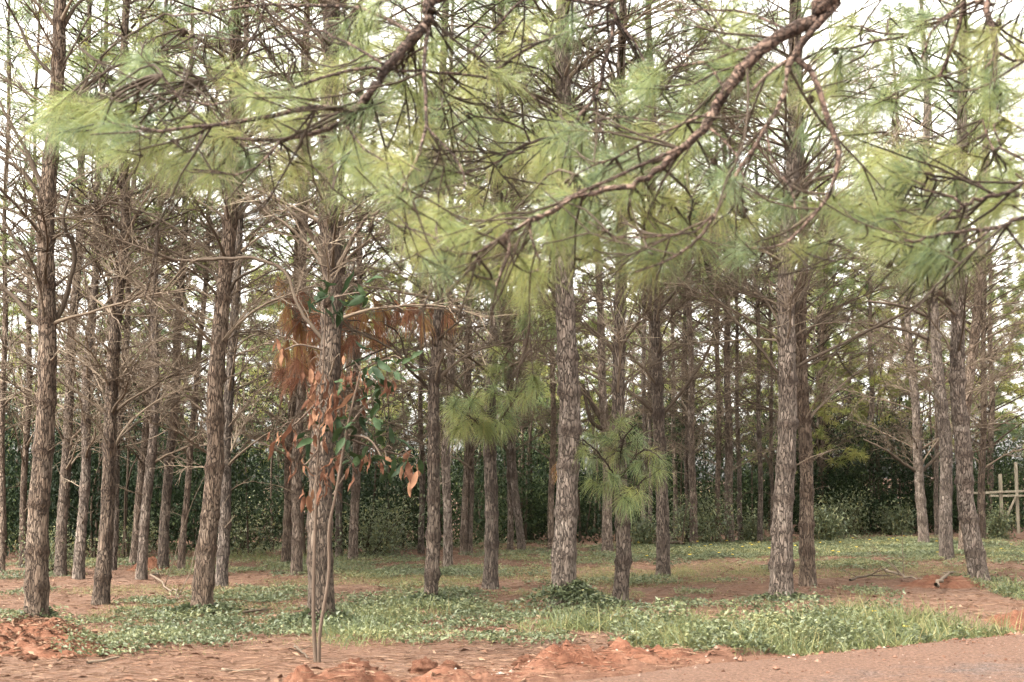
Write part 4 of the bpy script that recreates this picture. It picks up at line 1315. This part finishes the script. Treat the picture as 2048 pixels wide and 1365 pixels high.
for lst, lib, tilt in ((dead_at, LEAF_D, .3), (green_at, LEAF_G, .95)):
    for x, y, n in lst:
        for q in range(int(n * 1.4 + .5)):
            p = at(x + r.normal(0, 12), y + r.normal(0, 11), SY + r.normal(0, .15)) - sb
            obj("leaf", lib[r.integers(len(lib))], sap, tuple(p), (r.normal(0, tilt), r.normal(0, tilt), r.uniform(0, 6.28)), r.uniform(.5, .9) * (.95 if lib is LEAF_D else .85))

# ------------------------------------------------------------------ earth mounds and clods
MOUNDS = []


def top_z(x, y):
    z = ground_z(x, y)
    for f in MOUNDS:
        z = np.maximum(z, f(x, y))
    return z


def mound(name, px, py, rx, h, lab, seed, cat="earth mound", flat=.55, group=None, mat='mound', ry=None):
    g = ground_hit(px, py)
    R = rx / F * g[1]
    RY_ = ry or R * .8
    r = np.random.default_rng(seed)
    n = 72 if rx > 60 else 36
    u = np.linspace(-1.15, 1.15, n)
    X, Y = np.meshgrid(u, u)
    def shape(X, Y):
        rad = np.sqrt(X ** 2 + Y ** 2) * (1 + .7 * fbm(X * 1.6 + seed, Y * 1.6, seed=seed, octaves=3))
        Z = h * (np.exp(-(rad / flat) ** 2 * 1.1) - .18)
        return Z + h * 1.5 * fbm(X * 2.6 + seed, Y * 2.6, seed=seed + 1, octaves=6, gain=.7) * np.exp(-rad ** 2 * .8)

    Z = shape(X, Y)
    MOUNDS.append(lambda x, y: np.where((np.abs(x - g[0]) < 1.15 * R) & (np.abs(y - g[1]) < 1.15 * RY_), shape((x - g[0]) / R, (y - g[1]) / RY_) + ground_z(x, y), -9.0))
    X, Y = X * R, Y * RY_
    gzv = ground_z(X + g[0], Y + g[1])
    base = float(gz(g[0], g[1]))
    V = np.stack([X, Y, Z + (gzv - base)], -1).reshape(-1, 3)
    ii = (np.arange(n - 1)[:, None] * n + np.arange(n - 1)[None, :]).ravel()
    mb = MB()
    mb.add(V, Q=np.stack([ii, ii + 1, ii + n + 1, ii + n], -1))
    o = obj(name, mb.mesh(name, [M[mat]]), None, (g[0], g[1], base))
    return tag(o, lab, cat, group)


mound("earth_mound", 95, 1298, 230, .3, "crumbling red earth mound at the foot of the thick pine", 3, ry=.8)
mound("earth_mound", 300, 1140, 62, .3, "small distant red mound between two leaning pines", 5)
mound("earth_mound", 1900, 1172, 120, .2, "low red mound under the bowed leaning pine", 6, ry=.8)
mound("earth_mound", 2035, 1240, 90, .16, "red earth bank cut by the photo's edge above the road", 8)


def clod_mesh(seed):
    r = np.random.default_rng(seed)
    n, k = 22, 30
    ph = np.linspace(0, math.pi, n)
    th = np.arange(k) * 2 * math.pi / k
    PH, TH = np.meshgrid(ph, th, indexing='ij')
    D = np.stack([np.sin(PH) * np.cos(TH), np.sin(PH) * np.sin(TH), np.cos(PH)], -1)
    rr = 1 + 1.7 * fbm(D[..., 0] * 1.5 + seed, D[..., 1] * 1.5, D[..., 2] * 1.5, seed=seed, octaves=5, gain=.68)
    V = (D * rr[..., None] * np.array([1, .8, .62])).reshape(-1, 3)
    i = np.arange(n - 1)[:, None] * k
    j = np.arange(k)[None, :]
    Q = np.stack([i + j, i + k + j, i + k + (j + 1) % k, i + (j + 1) % k], -1).reshape(-1, 4)
    mb = MB()
    mb.add(V, Q=Q)
    return mb.mesh("earth_clod", [M['mound']])


CL = [clod_mesh(i) for i in range(6)]
clod_list = [(700, 1356, 44, "big flat-topped red clod below the sapling, cut by the lower edge"),
             (848, 1346, 30, "red clod beside the star-shaped weed on the road bank"), (900, 1342, 22, "smaller red clod next to the one by the star-shaped weed"),
             (1050, 1334, 26, "red clod at the near end of the crumbled bank heap"), (1098, 1322, 26, "dark hollowed clod in the middle of the crumbled bank heap"),
             (1150, 1320, 30, "broad rounded clod at the far end of the crumbled bank heap"), (1302, 1328, 8, "single small round clod lying alone at the road's edge"),
             (182, 1306, 17, "reddest smooth clod on the flank of the mound"), (60, 1322, 12, "small clod at the front of the mound"),
             (1225, 1324, 9, "little clod beside weeds at the road's edge"), (960, 1346, 14, "little clod on the dusty verge between the larger ones")]
for i, (x, y, s, lab) in enumerate(clod_list):
    g = ground_hit(x, y)
    R = 1.0 * s / F * g[1]
    tag(obj("earth_clod", CL[i % 6], None, (g[0], g[1], gz(g[0], g[1]) + R * .2), (0, 0, i * 1.3), R), lab, "clod", "red clods along the road bank")

# ------------------------------------------------------------------ fallen wood
def stick(pts, lab, w=7, lift=.02, twigs=0, seed=0, name="fallen_branch", mat='deadwood'):
    r = np.random.default_rng(seed)
    P, R = [], []
    for x, y in pts:
        g = ground_hit(x, y)
        P.append([g[0], g[1], gz(g[0], g[1]) + lift])
        R.append(w / F * g[1] / 2)
    P = np.array(P)
    o = P[0].copy()
    P = P - o
    L = np.linalg.norm(P[-1] - P[0])
    mb = MB()
    Q = catmull(P, 12)
    Q[1:-1] += r.normal(0, L * .012, (10, 3)) * np.array([1, 1, .5])
    tube(mb, Q, np.linspace(R[0], R[-1] * .6, 12), 6)
    for k in range(twigs):
        i = r.integers(3, 11)
        d = r.normal(0, 1, 3); d[2] = abs(d[2]) * .8
        tube(mb, twig_path(r, Q[i], d / np.linalg.norm(d), L * r.uniform(.2, .45), .1), np.linspace(R[0] * .45, .003, 5), 4)
    ob = obj(name, mb.mesh(name, [M[mat]]), None, tuple(o))
    return tag(ob, lab, "branch" if name == "fallen_branch" else "log", "fallen wood on the ground")


stick([(175, 1330), (205, 1326), (238, 1320)], "dark short stick lying in front of the red mound", 7, seed=1)
stick([(312, 1148), (330, 1178), (350, 1192), (380, 1206)], "long thin twig arching over bare soil towards the stout curved pine", 4, .05, 2, seed=2)
stick([(485, 1232), (510, 1229), (535, 1226)], "grey stick on the creepers between the stout pine and the sapling", 6, .04, 3, seed=3)
stick([(552, 1151), (580, 1149)], "short pale log lying at the foot of the close pair", 9, .05, name="fallen_log", seed=4)
stick([(1330, 1078), (1350, 1090), (1368, 1098)], "fallen reddish branch leaning in the bushes past the smooth pine", 8, .12, 2, seed=5)
stick([(1872, 1190), (1888, 1178), (1906, 1165)], "broken plank-like limb lying on the low red mound", 8, .14, 1, seed=6)
stick([(1770, 1152), (1800, 1160), (1850, 1172)], "bare stick pointing at the low red mound", 6, .1, 4, seed=7)
stick([(1700, 1168), (1735, 1162), (1780, 1158)], "tangled grey stick on bare soil before the green cover", 5, .06, 5, seed=8)
stick([(590, 1300), (600, 1312), (618, 1324)], "thin crooked twig lying beside the sapling's foot", 5, .04, 2, seed=9)
stick([(445, 1340), (470, 1344), (520, 1342)], "dark dry twig on the pale verge below the creepers", 5, .02, 3, seed=10)
stick([(870, 1178), (900, 1186)], "short stick on the soil by the double-ridged pine", 5, .02, 2, seed=12)

# ------------------------------------------------------------------ ground cover, grass, weeds, litter (nobody could count these)
PATCH = [(55, 1190, 50, 9), (40, 1232, 70, 9), (300, 1208, 130, 8), (250, 1248, 150, 18), (235, 1288, 100, 24), (350, 1285, 150, 28), (450, 1198, 110, 20), (540, 1198, 90, 22), (400, 1232, 110, 18), (560, 1262, 190, 34),
         (720, 1250, 150, 40), (800, 1208, 130, 32), (750, 1148, 180, 14), (690, 1128, 180, 10), (900, 1218, 80, 18), (930, 1148, 170, 14), (950, 1190, 80, 12), (1000, 1238, 140, 20), (860, 1268, 190, 26), (1150, 1240, 120, 22),
         (1060, 1282, 110, 12), (1060, 1112, 140, 12), (1150, 1170, 130, 9), (1250, 1122, 200, 11), (1400, 1104, 260, 16), (1600, 1108, 300, 22), (1820, 1100, 300, 24), (2000, 1108, 160, 28), (1700, 1135, 200, 10), (1460, 1214, 110, 9),
         (1310, 1166, 90, 8), (1400, 1186, 60, 6), (1340, 1210, 60, 6), (2000, 1172, 60, 16), (1730, 1186, 60, 9), (400, 1146, 110, 8), (60, 1156, 90, 6), (600, 1140, 110, 8), (1270, 1240, 60, 8), (1180, 1205, 60, 8), (1480, 1165, 50, 5), (700, 1095, 400, 9), (200, 1128, 260, 10)]
WEEDS = [(1180, 1258, 90, 13), (1350, 1275, 110, 26), (1430, 1296, 90, 26), (1530, 1288, 90, 28), (1640, 1272, 100, 30), (1780, 1262, 130, 36), (1900, 1264, 80, 26), (2035, 1192, 40, 13), (1280, 1302, 60, 13), (1990, 1262, 70, 12)]
GRASS = [(720, 1258, 110, 28), (820, 1235, 110, 25), (690, 1285, 80, 16), (1350, 1280, 110, 20), (1560, 1275, 90, 24), (1700, 1255, 140, 28), (1850, 1240, 80, 20), (480, 1118, 70, 9), (640, 1118, 110, 9), (380, 1138, 60, 8), (1180, 1255, 110, 14), (1080, 1270, 90, 12)]
SHORT = [(980, 1222, 130, 16), (540, 1250, 120, 16), (1050, 1150, 300, 14), (1280, 1160, 150, 14), (420, 1220, 200, 22), (700, 1165, 200, 10), (1750, 1145, 250, 12), (1450, 1140, 120, 12), (330, 1180, 180, 10), (860, 1170, 100, 12), (1150, 1190, 120, 14), (250, 1270, 160, 20)]


def world_patches(lst):
    out = []
    for cx_, cy_, rx, ry in lst:
        c = ground_hit(cx_, cy_)
        n, f_ = ground_hit(cx_, cy_ + ry), ground_hit(cx_, max(cy_ - ry, 1030))
        out.append((c[0], .5 * (n[1] + f_[1]), rx / F * c[1], .5 * abs(f_[1] - n[1]) + .05))
    return out


def density(x, y, W):
    d = np.zeros_like(x)
    for cx_, cy_, a, b in W:
        q = np.sqrt(((x - cx_) / a) ** 2 + ((y - cy_) / b) ** 2)
        d = np.maximum(d, 1 - q)
    return d


def scatter(W, n, thr, seed, nscale=1.2, namp=1.1, ylim=(9.5, 60)):
    r = np.random.default_rng(seed)
    areas = np.array([a * b for _, _, a, b in W])
    idx = r.choice(len(W), n, p=areas / areas.sum())
    Wn = np.array(W)[idx]
    th, q = r.uniform(0, 6.283, n), np.sqrt(r.uniform(0, 1.35, n))
    x, y = Wn[:, 0] + Wn[:, 2] * q * np.cos(th), Wn[:, 1] + Wn[:, 3] * q * np.sin(th)
    dd = density(x, y, W) + namp * fbm(x * nscale, y * nscale, seed=seed, octaves=4, gain=.6)
    ok = (dd > thr + r.normal(0, .06, n)) & (road_t(x, y) < -.12) & (y > ylim[0]) & (y < ylim[1])
    x, y = x[ok], y[ok]
    return x, y, top_z(x, y), r


WP, WW, WG, WS = map(world_patches, (PATCH, WEEDS, GRASS, SHORT))
# creeping cover: little stems of leaves standing a hand high
x, y, z, r = scatter(WP, 260000, .27, 5, nscale=2.2, namp=2.4)
hgt = .02 + .11 * np.clip(fbm(x * 2.2, y * 2.2, seed=66, octaves=3) + .45, 0, 1) * r.uniform(.2, 1, len(x))
p = np.stack([x, y, z + hgt], -1)
al = np.stack([r.normal(0, 1, len(x)), r.normal(0, 1, len(x)), r.normal(.25, .45, len(x))], -1)
tn = np.clip(.5 + .9 * fbm(x * .7, y * .7, seed=67, octaves=3) + r.normal(0, .1, len(x)), 0, 1)
mb = MB()
leaves(mb, p, al, r.uniform(.028, .06, len(x)), r.uniform(.016, .034, len(x)), 0, tn, r=r)
tag(obj("ground_cover", mb.mesh("ground_cover", [M['cover']])), "low creeping green plants in patches over the red soil", "ground cover", kind="stuff")

mb = MB()
for W, n, L, wd, thr, tint in ((WS, 90000, (.03, .08), .006, .02, .66), (WP, 60000, (.02, .07), .006, -.15, .7), (WG, 9000, (.1, .34), .008, .22, .5), (WW, 12000, (.12, .45), .008, .1, .55)):
    x, y, z, r = scatter(W, n, thr, 15 + n % 7)
    m_ = len(x)
    d = np.stack([r.normal(0, .45, m_), r.normal(0, .45, m_), np.ones(m_)], -1)
    d /= np.linalg.norm(d, axis=1)[:, None]
    needles(mb, np.stack([x, y, z - .01], -1), d, r.uniform(L[0], L[1], m_), r.uniform(.2, 1.5, m_), wd * r.uniform(.6, 1.3, m_), 0, np.clip(tint + r.normal(0, .15, m_), 0, 1), r)
tag(obj("grass", mb.mesh("grass", [M['grass']])), "thin grass growing between the creepers and along the road", "grass", kind="stuff")

mb = MB()
x, y, z, r = scatter(WW, 24000, .36, 25, nscale=2.3, namp=2.2)
m_ = len(x)
hh = r.uniform(.02, .4, m_) * np.clip(.45 + 2.2 * fbm(x * 1.8, y * 1.8, seed=71, octaves=3), .15, 1.2)
al = np.stack([r.normal(0, 1, m_), r.normal(0, 1, m_), r.normal(-.1, .4, m_)], -1)
leaves(mb, np.stack([x, y, z + hh], -1), al, r.uniform(.03, .075, m_), r.uniform(.016, .042, m_), 0, np.clip(.45 + .8 * fbm(x * 1.2, y * 1.2, seed=72) + r.normal(0, .1, m_), 0, 1), r=r)
tag(obj("roadside_weeds", mb.mesh("roadside_weeds", [M['cover']])), "broad-leaved weeds crowding the edge of the dusty road", "weeds", kind="stuff")

# creeper heaped round the foot of the thickest pine and over other tree feet
mb = MB()
for key, n, R0, hh in (('T26', 2600, .7, .34), ('T18', 1300, .5, .14), ('T10', 900, .5, .12), ('T14', 900, .45, .16), ('T40', 450, .4, .08), ('T1', 260, .3, .2)):
    b0 = TREES[key][1]
    r = np.random.default_rng(n)
    q = np.abs(r.normal(0, .5, n)) * R0 + .06
    th = r.uniform(0, 6.283, n) if key != 'T26' else r.normal(-.5, 1.2, n)
    x, y = b0[0] + q * np.cos(th) * 1.2, b0[1] + q * np.sin(th)
    z = ground_z(x, y) + hh * np.exp(-(q / R0 * 1.6) ** 2) * r.uniform(.4, 1.0, n) + .02
    al = np.stack([np.cos(th) + r.normal(0, .6, n), np.sin(th) + r.normal(0, .6, n), r.normal(0, .5, n)], -1)
    leaves(mb, np.stack([x, y, z], -1), al, r.uniform(.04, .08, n), r.uniform(.025, .05, n), 0, np.clip(r.normal(.32, .18, n), 0, 1), r=r)
tag(obj("creeper", mb.mesh("creeper", [M['cover']])), "dark creeper heaped round the feet of the nearer pines", "creeper", kind="stuff")

# small yellow flowers among the cover
mb = MB()
x, y, z, r = scatter([w for w in WP if w[1] > 24 and w[0] > 2] + WW[3:7], 80, .15, 45)
for i in range(5):
    a = i * 1.2566
    leaves(mb, np.stack([x, y, z + .13], -1), np.repeat([[math.cos(a), math.sin(a), .25]], len(x), 0), .035, .02, 0, .5, r=r)
tag(obj("flowers", mb.mesh("flowers", [M['flower']])), "tiny yellow flowers dotted over the green cover", "flowers", kind="stuff")

# dry leaf and needle litter
r = np.random.default_rng(5)
mb = MB()
n = 70000
MX, MY = ground_hit(95, 1298)[:2]
y = 10 + 28 * r.uniform(0, 1, n) ** 1.4
x = r.uniform(-.4, .4, n) * y
x[:800], y[:800] = MX + r.normal(0, .6, 800), MY + r.normal(0, .4, 800)
z = top_z(x, y)
ok = road_t(x, y) < -.05
x, y, z = x[ok], y[ok], z[ok]
n = len(x)
a = r.uniform(0, 6.283, n)
needles(mb, np.stack([x, y, z + .006], -1), np.stack([np.cos(a), np.sin(a), r.uniform(0, .15, n)], -1), r.uniform(.06, .2, n), .05, r.uniform(.003, .006, n), 0, np.clip(r.normal(.5, .25, n), 0, 1), r)
k = 2600
leaves(mb, np.stack([x[:k], y[:k], z[:k] + .012], -1), np.stack([np.cos(a[:k]), np.sin(a[:k]), r.normal(.05, .2, k)], -1), r.uniform(.04, .12, k), r.uniform(.02, .05, k), 0, np.clip(r.normal(.5, .3, k), 0, 1), r=r)
tag(obj("litter", mb.mesh("litter", [M['litter']])), "dry needles and leaf litter strewn over the red soil", "litter", kind="stuff")

# crumbs of earth and stones by the road
mb = MB()
n = 9000
s = r.uniform(-7, 10, n)
t = -.2 + r.normal(0, .45, n)
t[:3500] = r.uniform(.1, 3.2, 3500)
x = E0[0] + EDIR[0] * s + ENRM[0] * t
y = E0[1] + EDIR[1] * s + ENRM[1] * t
z = np.where(road_t(x, y) > -.02, base_z(x, y) + .012, ground_z(x, y))
sz = (r.gamma(1.1, .008, n) + .003) * np.where(t > .1, .45, 1)
OCT = np.array([(1, 0, 0), (0, 1, 0), (-1, 0, 0), (0, -1, 0), (0, 0, .7), (0, 0, -.7)])
V = (OCT[None] * sz[:, None, None] * r.uniform(.6, 1.3, (n, 6, 1)) + np.stack([x, y, z + sz * .2], -1)[:, None, :]).reshape(-1, 3)
TT = np.array([(0, 1, 4), (1, 2, 4), (2, 3, 4), (3, 0, 4), (1, 0, 5), (2, 1, 5), (3, 2, 5), (0, 3, 5)])
mb.add(V, T=(np.arange(n)[:, None, None] * 6 + TT[None]).reshape(-1, 3), tint=np.repeat(r.uniform(0, 1, n), 6))
tag(obj("gravel", mb.mesh("gravel", [M['stone']], False)), "crumbs of earth and small stones along the road", "gravel", kind="stuff")
